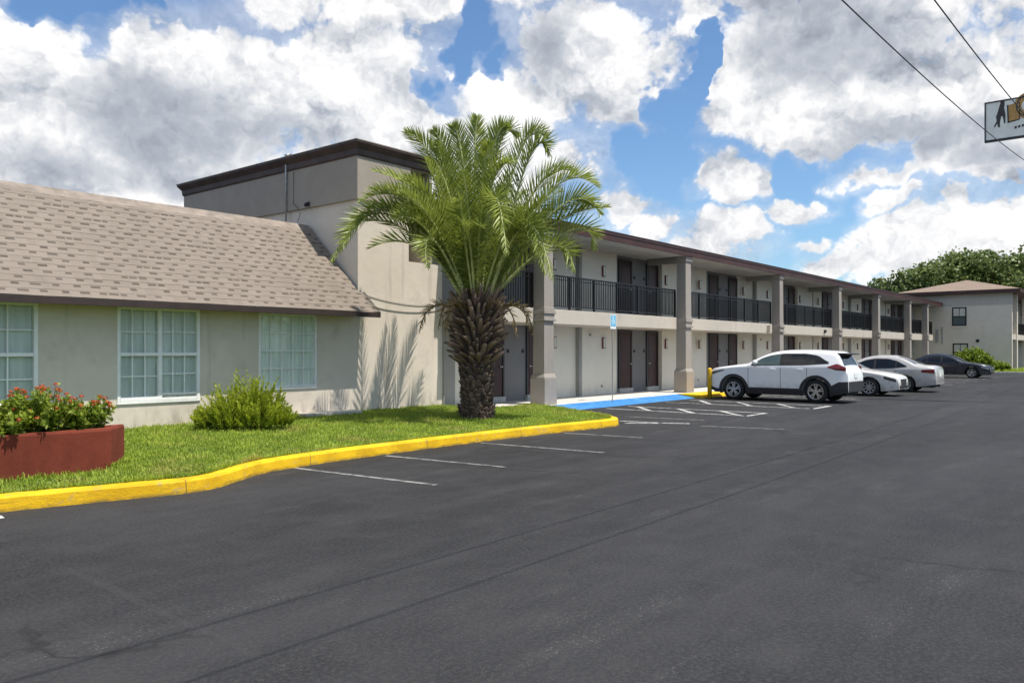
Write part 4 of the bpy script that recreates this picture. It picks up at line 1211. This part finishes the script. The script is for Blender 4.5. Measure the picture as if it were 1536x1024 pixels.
def car(name, label, S, loc, rz):
    root = thing(name, loc, label, 'car', 'cars parked outside the motel rooms', rz); OFF[root.name] = Vector((0,0,0))
    L, W = S['L'], S['W']; zt = pchip(S['top']); low = lin(S['low']); belt = S['belt']; rf = S['H']; tum = S['tumble']; rw = S['rw']; ra = rw+.065
    def zb(x):
        z = low(x)
        for xw in S['wheels']:
            if abs(x-xw) < ra: z = max(z, rw-.01+math.sqrt(ra*ra-(x-xw)**2))
        return min(z, zt(x)-.06)
    def hw(x, z):
        p = 1 - S['nose']*max(0, 1-x/S['ln'])**2.3 - S['tail']*max(0, 1-(L-x)/S['lt'])**2.3
        b = belt(x); v = 1.0
        if z < .58: v -= .05*((.58-z)/.35)**2
        if z > b: v -= tum*((z-b)/max(.1, rf-b))**1.1
        else: v -= .012*((b-z)/b)          # a little tuck under the shoulder
        return W/2*p*v
    xs = set(np.linspace(0, L, 60).tolist()) | {.015,.035,.06,.10,.15,.2,L-.015,L-.035,L-.06,L-.1,L-.15}
    for xw in S['wheels']:
        for a in np.linspace(0, math.pi, 19): xs.add(xw+ra*.9999*math.cos(a))
        xs |= {xw-ra-.004, xw+ra+.004}
    xs = sorted(x for x in xs if 0 <= x <= L)
    N, K, r = 18, 9, .085
    rows = []
    for x in xs:
        t_, b_ = zt(x), zb(x); right = []
        rr = min(r, (t_-b_)*.45)
        def yy(z):
            y = hw(x, z)
            if z > t_-rr: y -= .055*((z-(t_-rr))/rr)**2.2
            return y
        for i in range(N+1):
            f = i/N; f = 1-(1-f)**1.35
            z = b_+(t_-b_)*f; right.append((x, -yy(z), z))
        yt = yy(t_); cr = S['crown']*min(1, (t_-.5)/.5)
        top = []
        for k in range(1, K):
            y = -yt+2*yt*k/K; top.append((x, y, t_+cr*(1-(y/yt)**2)))
        left = [(q[0], -q[1], q[2]) for q in right[::-1]]
        rows.append(right+top+left)
    b = MB(); b.grid(rows, True); b.face(rows[0]); b.face(rows[-1][::-1])
    body = b.build('body', S['paint'], root, smooth=True)
    em = body.modifiers.new('edges', 'EDGE_SPLIT'); em.split_angle = R(38)
    def side(nm, zlo, zhi, xa, xb, mat, off=.006, n=14, m=4, sides=(-1,1), parent=None, outline=None):
        first = None
        for s in sides:
            q = MB(); rws = []
            for i in range(n+1):
                x = xa+(xb-xa)*i/n; a, c = zlo(x), zhi(x)
                rws.append([(x, s*(hw(x, a+(c-a)*k/m)+off), a+(c-a)*k/m) for k in range(m+1)])
            q.grid(rws)
            # returned edge so that the piece has thickness
            e = [r_[0] for r_ in rws] + rws[-1][1:] + [r_[-1] for r_ in rws[::-1]][1:] + rws[0][::-1][1:-1]
            q.grid([e, [(p[0], p[1]-s*(off+.01), p[2]) for p in e]], True)
            o = q.build(nm, mat, parent or body, smooth=False)
            first = first or o
        return first
    c_ = lambda v: (lambda x: v)
    def over(nm, xa, xb, yf, mat, off=.008, n=10, parent=None):
        q = MB(); rws = []
        for i in range(n+1):
            x = xa+(xb-xa)*i/n; t_ = zt(x); yt = hw(x, t_)-.055; cr = S['crown']*min(1, (t_-.5)/.5)
            w = min(yt*.985, yf(x) if callable(yf) else yt-yf)
            rws.append([(x, -w+2*w*k/8, t_+cr*(1-((-w+2*w*k/8)/yt)**2)+off) for k in range(9)])
        q.grid(rws); return q.build(nm, mat, parent or body, smooth=True)
    # --- glass
    for nm, xa, xb, mat in S['sidewin']:
        side('side_window', lin(S['dlo_low']), lin(S['dlo_up']), xa, xb, mat)
    # dark rubber surround just under the panes
    side('window_trim', lambda x: lin(S['dlo_low'])(x)-.025, lambda x: lin(S['dlo_up'])(x)+.022, S['dlo_up'][0][0]-.03, S['dlo_up'][-1][0]+.03, M['cladding'], .003, 24)
    over('windshield', *S['wind'], .07, M['carglass'])
    over('rear_window', *S['rearwin'], .10, M['carglass'])
    # --- seams, handles, mirrors
    for x in S['seams']:
        side('door_seam', lambda q: low(q)+.10, lambda q: belt(q)-.02, x-.006, x+.006, M['under'], .0025, 1, 8)
    for x in S['handles']:
        side('door_handle', c_(S['hz']), c_(S['hz']+.035), x, x+.17, S.get('handlemat', S['paint']), .028, 3, 1)
    for s in (-1, 1):
        q = MB(); x = S['mirror']; z = lin(S['dlo_low'])(x)+.02
        y0 = s*(hw(x, z)+.02)
        q.lathe([(.02,0),(.075,.03),(.085,.09),(.07,.16),(.02,.19)], (x, y0 if s > 0 else y0-.19, z+.06), 'y', 10)
        q.box(x-.02, min(y0-s*.03,y0+s*.03), z-.01, x+.03, max(y0-s*.03,y0+s*.03), z+.05)
        q.build('mirror', S.get('mirrormat', S['paint']), body, smooth=True)
    # --- lamps, grille, plates
    hl = side('headlight', lin(S['hl'][0]), lin(S['hl'][1]), S['hl'][0][0][0], S['hl'][0][-1][0], S['hlmat'], .007, 8)
    tl = side('taillight', lin(S['tl'][0]), lin(S['tl'][1]), S['tl'][0][0][0], S['tl'][0][-1][0], M['redlens'], .010, 8)
    q = MB(); gz0, gz1, gw = S['grille']; q.box(-.012, -gw, gz0, .06, gw, gz1); q.build('grille', M['cladding'], body, bevel=.01)
    q = MB(); q.box(-.014, -hw(.1,.3)*.8, low(0)+.03, .05, hw(.1,.3)*.8, low(0)+.13); q.build('air_intake', M['under'], body)
    zp = S['plate']; q = MB(); q.box(L-.02, -.155, zp, L+.012, .155, zp+.15); q.build('number_plate', M['white'], body)
    if 'cladding' in S:
        for xw in S['wheels']:
            for s in (-1, 1):
                q = MB(); rws = []
                for i in range(25):
                    a = -.30+ (math.pi+.6)*i/24
                    rws.append([(xw+rr_*math.cos(a), s*(hw(xw+rr_*math.cos(a), max(.2, rw+rr_*math.sin(a)))+of), max(low(xw)-.02, rw-.01+rr_*math.sin(a))) for rr_, of in ((ra-.005,-.02),(ra-.005,.012),(ra+.095,.010),(ra+.095,-.01))])
                q.grid(rws); q.build('arch_trim', M['cladding'], body)
        w0, w1 = S['wheels']
        side('sill_trim', lambda x: low(x)-.005, lambda x: low(x)+S['cladding'], w0+ra+.03, w1-ra-.03, M['cladding'], .012, 8)
        side('rear_bumper_trim', lambda x: low(x)+.0, lin(S['rb']), w1+ra+.03, L-.012, M['cladding'], .012, 10)
        side('front_bumper_trim', lambda x: low(x)+.0, lambda x: low(x)+.12, .03, w0-ra-.03, M['cladding'], .012, 8)
        q = MB(); q.box(L-.04, -hw(L,.5)*.98, low(L), L+.016, hw(L,.5)*.98, S['rb'][-1][1]); q.build('rear_bumper', M['cladding'], body, bevel=.02)
    if 'spoiler' in S:
        x0_, x1_, z_ = S['spoiler']; q = MB(); w = hw(x0_, z_)-.05
        q.grid([[(x0_,-w,z_+.02),(x0_,w,z_+.02)],[(x1_,-w*.96,z_-.01),(x1_,w*.96,z_-.01)],[(x1_,-w*.96,z_-.035),(x1_,w*.96,z_-.035)],[(x0_,-w,z_-.06),(x0_,w,z_-.06)]])
        q.face([(x0_,-w,z_+.02),(x1_,-w*.96,z_-.01),(x1_,-w*.96,z_-.035),(x0_,-w,z_-.06)]); q.face([(x0_,w,z_+.02),(x1_,w*.96,z_-.01),(x1_,w*.96,z_-.035),(x0_,w,z_-.06)])
        q.build('spoiler', S['spoilermat'], body)
    # --- underbody and wheels
    w0, w1 = S['wheels']
    q = MB(); q.box(.12, -W/2+.30, low(2)+.01, L-.12, W/2-.30, .52)
    q.build('underbody', M['under'], root)
    first = None
    for xw in S['wheels']:
        for s in (-1, 1):
            yo = s*(W/2-.012); wd = .215
            if first is None or True:
                q = MB()
                pr = [(rw*.66,0),(rw*.72,-.004),(rw*.93,.004),(rw*.985,.022),(rw,.05),(rw,wd-.05),(rw*.985,wd-.022),(rw*.93,wd-.004),(rw*.66,wd)]
                q.lathe([(a, -s*b_) for a, b_ in pr], (xw, yo, rw), 'y', 32, cap=False)
                wh = q.build('wheel', M['tyre'], root, smooth=True)
                q = MB(); q.lathe([(.001,-s*.06),(rw*.66,-s*.055),(rw*.66,-s*.16)], (xw, yo, rw), 'y', 28, cap=False); q.build('rim_backing', M['under'], wh)  # plain dark disc backing the spokes and closing the wheel
                q = MB()
                q.lathe([(rw*.60,-s*.035),(rw*.62,s*.000),(rw*.675,s*.004),(rw*.69,-s*.01)], (xw, yo, rw), 'y', 32, cap=False)
                q.lathe([(.001,-s*.002),(rw*.15,-s*.004),(rw*.2,-s*.03)], (xw, yo, rw), 'y', 14, cap=False)
                ns = S['spokes']
                for k in range(ns):
                    a0 = 2*math.pi*k/ns+.3
                    for da in ((-.13,.13) if ns <= 6 else (0,)):
                        a = a0+da; ca, sa = math.cos(a), math.sin(a); tw = .021 if ns <= 6 else .024
                        p0 = Vector((xw+ca*rw*.12, yo-s*.012, rw+sa*rw*.12)); p1 = Vector((xw+math.cos(a0+da*1.5)*rw*.64, yo-s*.006, rw+math.sin(a0+da*1.5)*rw*.64))
                        n_ = Vector((-sa,0,ca))*tw; dn = Vector((0,-s*.03,0))
                        q.face([p0-n_,p1-n_*.85,p1+n_*.85,p0+n_]); q.face([p0-n_,p1-n_*.85,p1-n_*.85+dn,p0-n_+dn]); q.face([p0+n_,p1+n_*.85,p1+n_*.85+dn,p0+n_+dn])
                q.build('rim', M['rim'], wh, smooth=False)
    return root

SUV = dict(L=4.62, W=1.86, H=1.66, rw=.365, wheels=(.93,3.66), crown=.035, tumble=.25, nose=.24, ln=.75, tail=.17, lt=.6, spokes=5,
    top=[(0,.72),(.02,.90),(.07,1.00),(.22,1.06),(.6,1.115),(1.05,1.175),(1.36,1.215),(1.62,1.345),(2.0,1.525),(2.3,1.61),(2.7,1.652),(3.3,1.657),(3.9,1.63),(4.22,1.585),(4.32,1.485),(4.42,1.27),(4.48,1.12),(4.55,1.06),(4.60,.97),(4.62,.60)],
    low=[(0,.34),(.3,.26),(1,.235),(3.7,.235),(4.3,.27),(4.62,.36)], belt=lambda x: 1.10+.03*x/4.6, paint=M['carwhite'],
    sidewin=[('f',1.72,2.50,M['carglass_pale']),('r',2.57,3.36,M['carglass']),('q',3.41,3.98,M['carglass'])],
    dlo_low=[(1.58,1.185),(3.3,1.215),(4.02,1.265)], dlo_up=[(1.58,1.20),(1.90,1.39),(2.2,1.485),(2.6,1.54),(3.3,1.54),(3.7,1.48),(4.02,1.28)],
    wind=(1.40,2.20), rearwin=(4.30,4.46), seams=(1.45,2.535,3.38), handles=(2.2,3.08), hz=1.03, mirror=1.72, mirrormat=M['carwhite'],
    hl=([(.09,.84),(.60,.985)],[(.09,.94),(.60,1.015)]), hlmat=M['darklens'], tl=([(4.02,1.13),(4.25,1.05),(4.55,1.02)],[(4.02,1.15),(4.30,1.25),(4.55,1.14)]),
    grille=(.58,.82,.55), plate=.80, cladding=.21, rb=[(3.9,.42),(4.15,.56),(4.35,.68),(4.62,.69)], spoiler=(4.15,4.54,1.57), spoilermat=M['cladding'])
SED = dict(L=4.85, W=1.83, H=1.45, rw=.33, wheels=(.96,3.76), crown=.035, tumble=.27, nose=.26, ln=.85, tail=.20, lt=.8, spokes=10,
    top=[(0,.50),(.02,.62),(.08,.70),(.25,.77),(.7,.86),(1.2,.925),(1.38,.955),(1.7,1.13),(2.05,1.31),(2.4,1.41),(2.8,1.45),(3.2,1.435),(3.55,1.365),(3.9,1.21),(4.15,1.09),(4.35,1.055),(4.6,1.04),(4.76,1.00),(4.83,.88),(4.85,.55)],
    low=[(0,.26),(.3,.20),(1,.19),(3.7,.19),(4.4,.24),(4.85,.32)], belt=lambda x: .88+.03*x/4.8, paint=M['carsilver'],
    sidewin=[('f',1.75,2.58,M['carglass']),('r',2.65,3.40,M['carglass']),('q',3.44,3.74,M['carglass'])],
    dlo_low=[(1.62,.925),(3.3,.965),(3.78,1.02)], dlo_up=[(1.62,.94),(1.95,1.12),(2.25,1.25),(2.6,1.315),(3.1,1.31),(3.45,1.22),(3.78,1.04)],
    wind=(1.40,2.22), rearwin=(3.42,4.10), seams=(1.45,2.615,3.42), handles=(2.3,3.15), hz=.80, mirror=1.72,
    hl=([(.08,.52),(.46,.64)],[(.08,.63),(.46,.74)]), hlmat=M['clearlens'], tl=([(4.36,.80),(4.80,.76)],[(4.36,.90),(4.80,.93)]),
    grille=(.46,.60,.42), plate=.62)
car('parked_suv', 'white compact suv with dark wheel arch trim parked nose in beside the yellow bollard', SUV, (26.48, 12.22, .0), R(-90))
WS = dict(SED, paint=M['carpearl'], L=4.75, hlmat=M['darklens'], top=[(a*4.75/4.85, b) for a, b in SED['top']], grille=(.40,.62,.36), spokes=9)
car('parked_sedan', 'pearl white sedan backed in behind the white suv, only its nose showing', WS, (31.62, 7.42, .0), R(90))
car('parked_sedan', 'champagne silver sedan parked nose in with its tail towards the lane', SED, (35.55, 11.85, .0), R(-90))
NS = dict(SED, paint=M['carnavy'], spokes=5, H=1.42, hlmat=M['clearlens'])
car('parked_sedan', 'dark navy sedan backed in, farthest along the row near the pale block', NS, (55.85, 8.15, .0), R(90))

# ------------------------------------------------------------------ bollard, access sign, pole sign, cables
bo = thing('bollard', (25.72,12.22,0), 'yellow steel bollard standing on the yellow ramp in front of the white suv', 'bollard')
b = MB(); b.lathe([(.075,.0),(.075,.99),(.065,1.035),(.035,1.06),(.001,1.065)], (25.72,12.22,0), 'z', 18); b.build('post', M['yellow'], bo, smooth=True)
b = MB(); b.box(25.58,12.08,.001,25.86,12.36,.018)
for dx in (-.1,.1):
    for dy in (-.1,.1): b.lathe([(.014,0),(.014,.035)], (25.72+dx,12.22+dy,.005), 'z', 6)
b.build('base_plate', M['fibre'], bo)

sx, sy = 20.95, 13.16
sg = thing('access_parking_sign', (sx,sy,.08), 'blue and white wheelchair symbol sign on a thin post at the blue ramp', 'sign')
b = MB(); b.tube([(sx,sy,.05),(sx,sy,2.72)], .015, 8); b.build('post', M['strip'], sg)
b = MB(); b.box(sx-.165,sy-.030,2.32,sx+.165,sy-.025,2.76); pn = b.build('panel', M['white'], sg)
M['signblue'] = plain('sign_blue', (.16,.52,.78), .4, var=.1); 
b = MB(); b.box(sx-.145,sy-.033,2.40,sx+.145,sy-.0302,2.74); b.build('field', M['signblue'], pn)
def disc2(mb, cx, cz, r0, r1, y, a0=0, a1=6.2832, n=20):
    rows = [[(cx+r*math.cos(a0+(a1-a0)*k/n), y, cz+r*math.sin(a0+(a1-a0)*k/n)) for k in range(n+1)] for r in (r0, r1)]
    mb.grid(rows)
b = MB(); y = sy-.0336
disc2(b, sx-.01, 2.535, .048, .066, y, R(100), R(380)); disc2(b, sx-.02, 2.695, 0.001, .024, y)
for q in (stroke((sx-.02,2.67),(sx-.012,2.565),.026), stroke((sx-.012,2.565),(sx+.055,2.56),.022), stroke((sx+.055,2.565),(sx+.085,2.49),.02), stroke((sx-.018,2.625),(sx+.05,2.62),.016)):
    b.face([(p[0], y-.0003, p[1]) for p in q])
b.build('symbol', M['white'], pn)

SX = 30.0; kx_ = SX/11.0
SY = 1.674*kx_
ps = thing('pole_sign', (SX+.06, SY-1.5, 0), 'white illuminated style sign board with tan lettering and a dark figure, on a pole', 'sign')
ps['label'] = 'white rectangular sign board with tan lettering and a dark figure, high on a pole'
def zz(y): return 1.65+(526-y)*9.57*kx_/1200
def tt(px): return SY-(px-1478)/144.0*kx_
zt_, zb_ = zz(156), zz(211); wS = 2.6
b = MB(); b.box(SX, SY-wS, zb_, SX+.12, SY, zt_)
M['signwhite'] = plain('sign_face', (.97,.93,.83), .4, var=.07, scale=3)
pn = b.build('panel', M['signwhite'], ps)
b = MB(); t_ = .04
b.box(SX-.02, SY-wS-t_, zt_, SX+.14, SY+t_, zt_+t_); b.box(SX-.02, SY-wS-t_, zb_-t_*1.4, SX+.14, SY+t_, zb_); b.box(SX-.02, SY, zb_, SX+.14, SY+t_, zt_); b.box(SX-.02, SY-wS-t_, zb_, SX+.14, SY-wS, zt_)
b.build('frame', M['jamb'], ps)
M['signtan'] = plain('sign_tan', (.55,.30,.085), .5, var=.12, scale=8); M['signink'] = plain('sign_ink', (.055,.045,.04), .5)
def flat(mb, pts, x): mb.face([(x, tt(p[0]), zz(p[1])) for p in pts])
def disc3(mb, cx, cy, r0, r1, x, a0=0, a1=360, n=26):
    r0, r1 = r0*kx_, r1*kx_
    mb.grid([[(x, tt(cx)-r*math.cos(R(a0+(a1-a0)*k/n)), zz(cy)+r*math.sin(R(a0+(a1-a0)*k/n))) for k in range(n+1)] for r in (r0, r1)])
b = MB()
flat(b, [(1499,160),(1503,156),(1506,160),(1505,166),(1507,176),(1507,189),(1505,190),(1503,179),(1501,178),(1499,186),(1499,194),(1496,194),(1495,188),(1491,194),(1490,192),(1494,184),(1493,178),(1496,170)], SX-.004)
disc3(b, 1502.5, 157.5, .001, .022, SX-.008)
b.build('figure', M['signink'], pn)
b = MB()
flat(b, [(1510,163.5),(1527,161.5),(1527,186),(1520,189),(1511,188)], SX-.004); disc3(b, 1541, 168, .001, .155, SX-.008); flat(b, [(1564,158),(1588,154),(1588,180),(1566,184)], SX-.004)

b.build('lettering', M['signtan'], pn)
b = MB(); disc3(b, 1541, 168, .118, .132, SX-.012); 
for q in ([(1509,163),(1511,163),(1512,189),(1510,189)],[(1510,188),(1527,186),(1527,187.5),(1510,189.8)],[(1526.5,161),(1528,161),(1528,187),(1526.5,187)]): flat(b, q, SX-.012)
for k in range(14):
    x = 1520+k*5.2; y = 198.5-(k*.62); flat(b, [(x,y-2.2),(x+3.4,y-2.6),(x+3.4,y+.8),(x,y+1.2)], SX-.004)
b.build('outline', M['signink'], pn)
b = MB(); disc3(b, 1541, 168, .045, .075, SX-.016, 40, 330); flat(b, [(1541,167),(1548,166),(1548,169.5),(1541,170.5)], SX-.020); b.build('letter', M['signwhite'], pn)
b = MB(); b.tube([(SX+.06,SY-1.5,-.05),(SX+.06,SY-1.5,zb_-.03)], .09, 12); b.build('pole', M['metal'], ps)

WIRE = lambda x, h=0: 4.9+h+.0019*(x+2)**2
for i, (y, r_, hh, lab) in enumerate(((2.47,.0080,0,'black overhead cable crossing the corner of the sign board and dropping below it'), (1.78,.0080,0,'black overhead cable running along the lot, meeting the top edge of the sign board'))):
    b = MB(); b.tube([(x,y,WIRE(x,hh)) for x in np.linspace(-26, 60, 90)], r_, 6)
    o = b.build('overhead_cable', M['cable'], loc=(0,y,WIRE(0,hh)), smooth=True); tag(o, lab, 'cable', 'overhead cables above the lot')
for x in (-26.15, 60.15):
    up_ = thing('utility_pole', (x,1.8,0), 'wooden utility pole carrying the overhead cables at the end of the lot' if x > 0 else 'wooden utility pole carrying the overhead cables behind the viewer', 'utility pole')
    b = MB(); b.lathe([(.17,-.1),(.13,WIRE(x)+.8)], (x,1.8,0), 'z', 14); b.build('pole', M['bark'], up_, smooth=True)
    b = MB(); b.box(x-.05,.7,WIRE(x)+.02,x+.05,2.9,WIRE(x)+.14); b.build('crossarm', M['bark'], up_)
CL_ADD = [(1.1614, 0.2159, 0.2503, 0.1343, 1), (1.0358, 0.3006, 0.1765, 0.1071, 1), (0.8816, 0.3204, 0.1283, 0.1178, 1), (1.2189, 0.2835, 0.0865, 0.0794, 1), (1.3389, 0.2625, 0.1682, 0.1728, 1), (0.9604, 0.4128, 0.1004, 0.0606, 1), (0.8493, 0.4356, 0.1055, 0.0811, 1), (0.8331, 0.2702, 0.0897, 0.0612, 0.9), (0.601, 0.3547, 0.1365, 0.0949, 1), (0.6842, 0.3036, 0.0917, 0.0645, 0.9), (0.5435, 0.2932, 0.0817, 0.0454, 0.8), (0.6342, 0.4537, 0.1413, 0.0874, 1), (0.7424, 0.2257, 0.0997, 0.0711, 1), (0.241, 0.2895, 0.2037, 0.0967, 1), (0.3403, 0.3572, 0.1217, 0.0688, 1), (0.1753, 0.2155, 0.1205, 0.0486, 1), (0.3852, 0.2944, 0.0798, 0.0474, 0.9), (0.2685, 0.1985, 0.0836, 0.0234, 0.7), (0.2011, 0.3954, 0.1827, 0.0879, 1), (0.4005, 0.4316, 0.1304, 0.0594, 1), (0.6217, 0.2335, 0.0622, 0.0488, 1), (0.5475, 0.1764, 0.0589, 0.0368, 0.9), (0.6842, 0.2181, 0.075, 0.0635, 0.9), (0.4268, 0.2018, 0.0592, 0.0433, 1), (0.412, 0.134, 0.0734, 0.0394, 1), (0.3477, 0.1644, 0.0519, 0.026, 0.9), (0.5069, 0.1417, 0.0484, 0.0289, 0.9), (0.4629, 0.1061, 0.0713, 0.0273, 0.9), (0.2076, 0.128, 0.0657, 0.0364, 1), (0.1381, 0.1351, 0.0668, 0.0419, 1), (0.241, 0.0945, 0.0883, 0.0313, 1), (0.3169, 0.1176, 0.0333, 0.0138, 0.7), (0.1753, 0.1558, 0.0381, 0.0255, 0.9), (0.2376, 0.1681, 0.0352, 0.0248, 0.9), (0.1381, 0.1829, 0.0364, 0.0165, 0.8), (0.0796, 0.1334, 0.0732, 0.0673, 1), (0.1627, 0.0907, 0.1001, 0.0329, 1), (0.2932, 0.0875, 0.0498, 0.0214, 0.8)]
CL_SUB = [(1.1874, 0.3701, 0.0609, 0.0292, 1), (1.1059, 0.3754, 0.0195, 0.0119, 0.6), (0.7424, 0.3985, 0.0282, 0.0424, 1), (0.7557, 0.3587, 0.0249, 0.0401, 0.9), (0.7904, 0.3134, 0.0214, 0.021, 0.7), (0.7191, 0.3446, 0.0166, 0.0221, 0.6), (0.4566, 0.3616, 0.0158, 0.0319, 0.9), (0.4629, 0.326, 0.0174, 0.0328, 0.9), (0.4852, 0.2867, 0.0288, 0.0331, 0.9), (0.5069, 0.221, 0.0565, 0.0468, 0.8), (0.3551, 0.2052, 0.0373, 0.0302, 0.7)]
CL_GREY = [(1.0933, 0.2588, 0.1545, 0.0858, 1), (1.1745, 0.1968, 0.1689, 0.0425, 0.8), (0.9604, 0.2445, 0.1081, 0.0604, 0.8), (1.0358, 0.194, 0.1471, 0.0377, 0.8), (1.2001, 0.326, 0.0379, 0.026, 0.3), (0.6675, 0.3631, 0.0916, 0.0582, 0.9), (0.5763, 0.4316, 0.1235, 0.0478, 1), (0.3111, 0.3365, 0.1371, 0.076, 1), (0.2376, 0.2295, 0.1421, 0.047, 1), (0.3776, 0.3544, 0.0832, 0.0559, 0.8), (0.1503, 0.1987, 0.074, 0.0275, 0.8), (0.3039, 0.4126, 0.1866, 0.0649, 1), (0.5272, 0.2697, 0.065, 0.0229, 0.5), (0.4237, 0.1682, 0.0466, 0.0141, 0.6), (0.1881, 0.092, 0.1029, 0.0131, 0.3), (0.4005, 0.1123, 0.0537, 0.0111, 0.4), (0.8085, 0.3165, 0.0493, 0.0448, 0.5), (0.8574, 0.3654, 0.0647, 0.043, 0.4)]

# ------------------------------------------------------------------ sky: Nishita air with cumulus by direction
world = bpy.data.worlds.new('World'); scene.world = world; world.use_nodes = True
t = NT(world.node_tree); bg = world.node_tree.nodes['Background']
sky = t.new('ShaderNodeTexSky', sky_type='NISHITA'); sky.sun_disc = False
sky.sun_elevation = math.asin(SUN.z); sky.sun_rotation = math.atan2(SUN.x, SUN.y)
sky.altitude = 0; sky.air_density = 1.0; sky.dust_density = .6; sky.ozone_density = 2.2
d = t.vmath('NORMALIZE', t.new('ShaderNodeTexCoord').outputs['Generated'])
s_ = t.sep(d)
az = t.math('ARCTAN2', s_[1], s_[0]); el = t.math('ARCSINE', s_[2])
def field(P, table, nz):
    """P: (az, el, 0) socket; largest signed ellipse value"""
    cur = None
    for a, e, ra_, re_, w in table:
        q = t.vmath('MULTIPLY', t.vmath('SUBTRACT', P, (a, e, 0)), (1/ra_, 1/re_, 0))
        v = t.math('MULTIPLY', t.math('SUBTRACT', 1.0, t.vmath('LENGTH', q)), w)
        cur = v if cur is None else t.math('SMOOTH_MAX', cur, v, .12)
    return cur
warp = t.vmath('SUBTRACT', t.noise(d, 9, 4, .6, out=1), (.5,.5,.5))
warp2 = t.vmath('SUBTRACT', t.noise(d, 34, 3, .6, out=1), (.5,.5,.5))
P0 = t.comb(az, el, 0)
P = t.vmath('ADD', P0, t.vmath('ADD', t.vmath('MULTIPLY', warp, (.15,.11,0)), t.vmath('MULTIPLY', warp2, (.020,.016,0))))
# heaped cumulus texture: cauliflower cells over fractal noise; the same heaps read again nearer the sun to light them
def cells(vec, sc, det):
    v = t.new('ShaderNodeTexVoronoi', feature='F1'); v.inputs['Scale'].default_value = sc; v.inputs['Detail'].default_value = det
    v.inputs['Roughness'].default_value = .55; v.inputs['Lacunarity'].default_value = 2.3
    t.put(v.inputs['Vector'], vec); return t.math('SUBTRACT', 1.0, v.outputs['Distance'])
dw = t.vmath('ADD', t.vmath('MULTIPLY', d, (1, 1, 1.3)), t.vmath('MULTIPLY', warp2, (.05,.05,.05)))
dw = t.vmath('ADD', dw, t.vmath('MULTIPLY', warp, (.08,.08,.08)))
def heaps(vec, det):
    return t.math('ADD', t.math('MULTIPLY', t.noise(vec, 6.0, 6, .55), .62), t.math('MULTIPLY', cells(vec, 8.0, det), .36))
LS = (.010, -.014, .034)
h0 = heaps(dw, 3)
h1 = heaps(t.vmath('ADD', dw, LS), 3)
inframe = t.math('MULTIPLY', t.ramp(t.math('ABSOLUTE', t.math('SUBTRACT', az, YAW)), .66, .85, 1, 0), t.ramp(el, .50, .64, 1, 0))
gen = t.math('SUBTRACT', t.math('MULTIPLY', t.noise(d, 2.3, 3, .5), 2.4), 1.18)
A = t.math('SUBTRACT', field(P, CL_ADD, 0), t.math('MAXIMUM', t.math('MULTIPLY', field(P, CL_SUB, 0), 1.5), 0.0))
base = t.math('ADD', t.math('MULTIPLY', A, inframe), t.math('MULTIPLY', gen, t.math('SUBTRACT', 1.0, inframe)))
base = t.math('MAXIMUM', t.math('MINIMUM', base, .8), -.55)
D = t.math('ADD', t.math('MULTIPLY', base, .85), t.math('SUBTRACT', t.math('MULTIPLY', h0, 1.10), .41))
alpha = t.ramp(D, .0, .21)
wisp = t.math('MULTIPLY', t.ramp(t.math('ADD', t.math('MULTIPLY', base, .6), t.math('SUBTRACT', t.noise(t.vmath('MULTIPLY', d, (1,1,2.2)), 5, 7, .62), .5)), -.18, .22), .40)
alpha = t.math('MAXIMUM', alpha, wisp)
emb = t.math('MULTIPLY', t.math('SUBTRACT', h0, h1), 1.45)
GP = t.vmath('ADD', P0, t.vmath('ADD', t.vmath('MULTIPLY', warp, (.13,.09,0)), t.vmath('MULTIPLY', warp2, (.015,.015,0))))
gr_in = t.math('MULTIPLY', field(GP, CL_GREY, 0), inframe)
gr_out = t.math('MULTIPLY', t.ramp(t.noise(d, 3.1, 4), .45, .7, 0, .6), t.math('SUBTRACT', 1.0, inframe))
grey = t.ramp(t.math('ADD', t.math('MAXIMUM', gr_in, gr_out), t.math('MULTIPLY', t.math('SUBTRACT', h0, .45), -.20)), -.06, .80)
edge_ = t.ramp(D, .02, .35, .15, 1.0)       # thin cloud edges stay bright
grey = t.math('MULTIPLY', grey, edge_)
lum = t.math('ADD', t.math('SUBTRACT', .78, t.math('MULTIPLY', grey, .335)), t.math('MULTIPLY', emb, t.ramp(grey, .2, .9, 1, .42)))
lum = t.math('MINIMUM', t.math('MAXIMUM', lum, .33), .93)
cool = t.ramp(lum, .30, .85)
ccol = t.mix(cool, (.84,.93,1.08), (1.0,1.0,1.01))
cloud = t.vmath('SCALE', ccol, scale=t.math('MULTIPLY', lum, 10.0))
air = t.vmath('MULTIPLY', sky.outputs[0], (.92, 1.14, 1.30))
col = t.mix(t.math('MULTIPLY', alpha, t.ramp(el, -.02, .02)), air, cloud)
t.put(bg.inputs[0], col); bg.inputs[1].default_value = .10
world.cycles.sampling_method = 'MANUAL'; world.cycles.sample_map_resolution = 256
scene.cycles.max_bounces = 6; scene.cycles.diffuse_bounces = 3; scene.cycles.glossy_bounces = 3
scene.cycles.transparent_max_bounces = 8; scene.cycles.caustics_reflective = False; scene.cycles.caustics_refractive = False
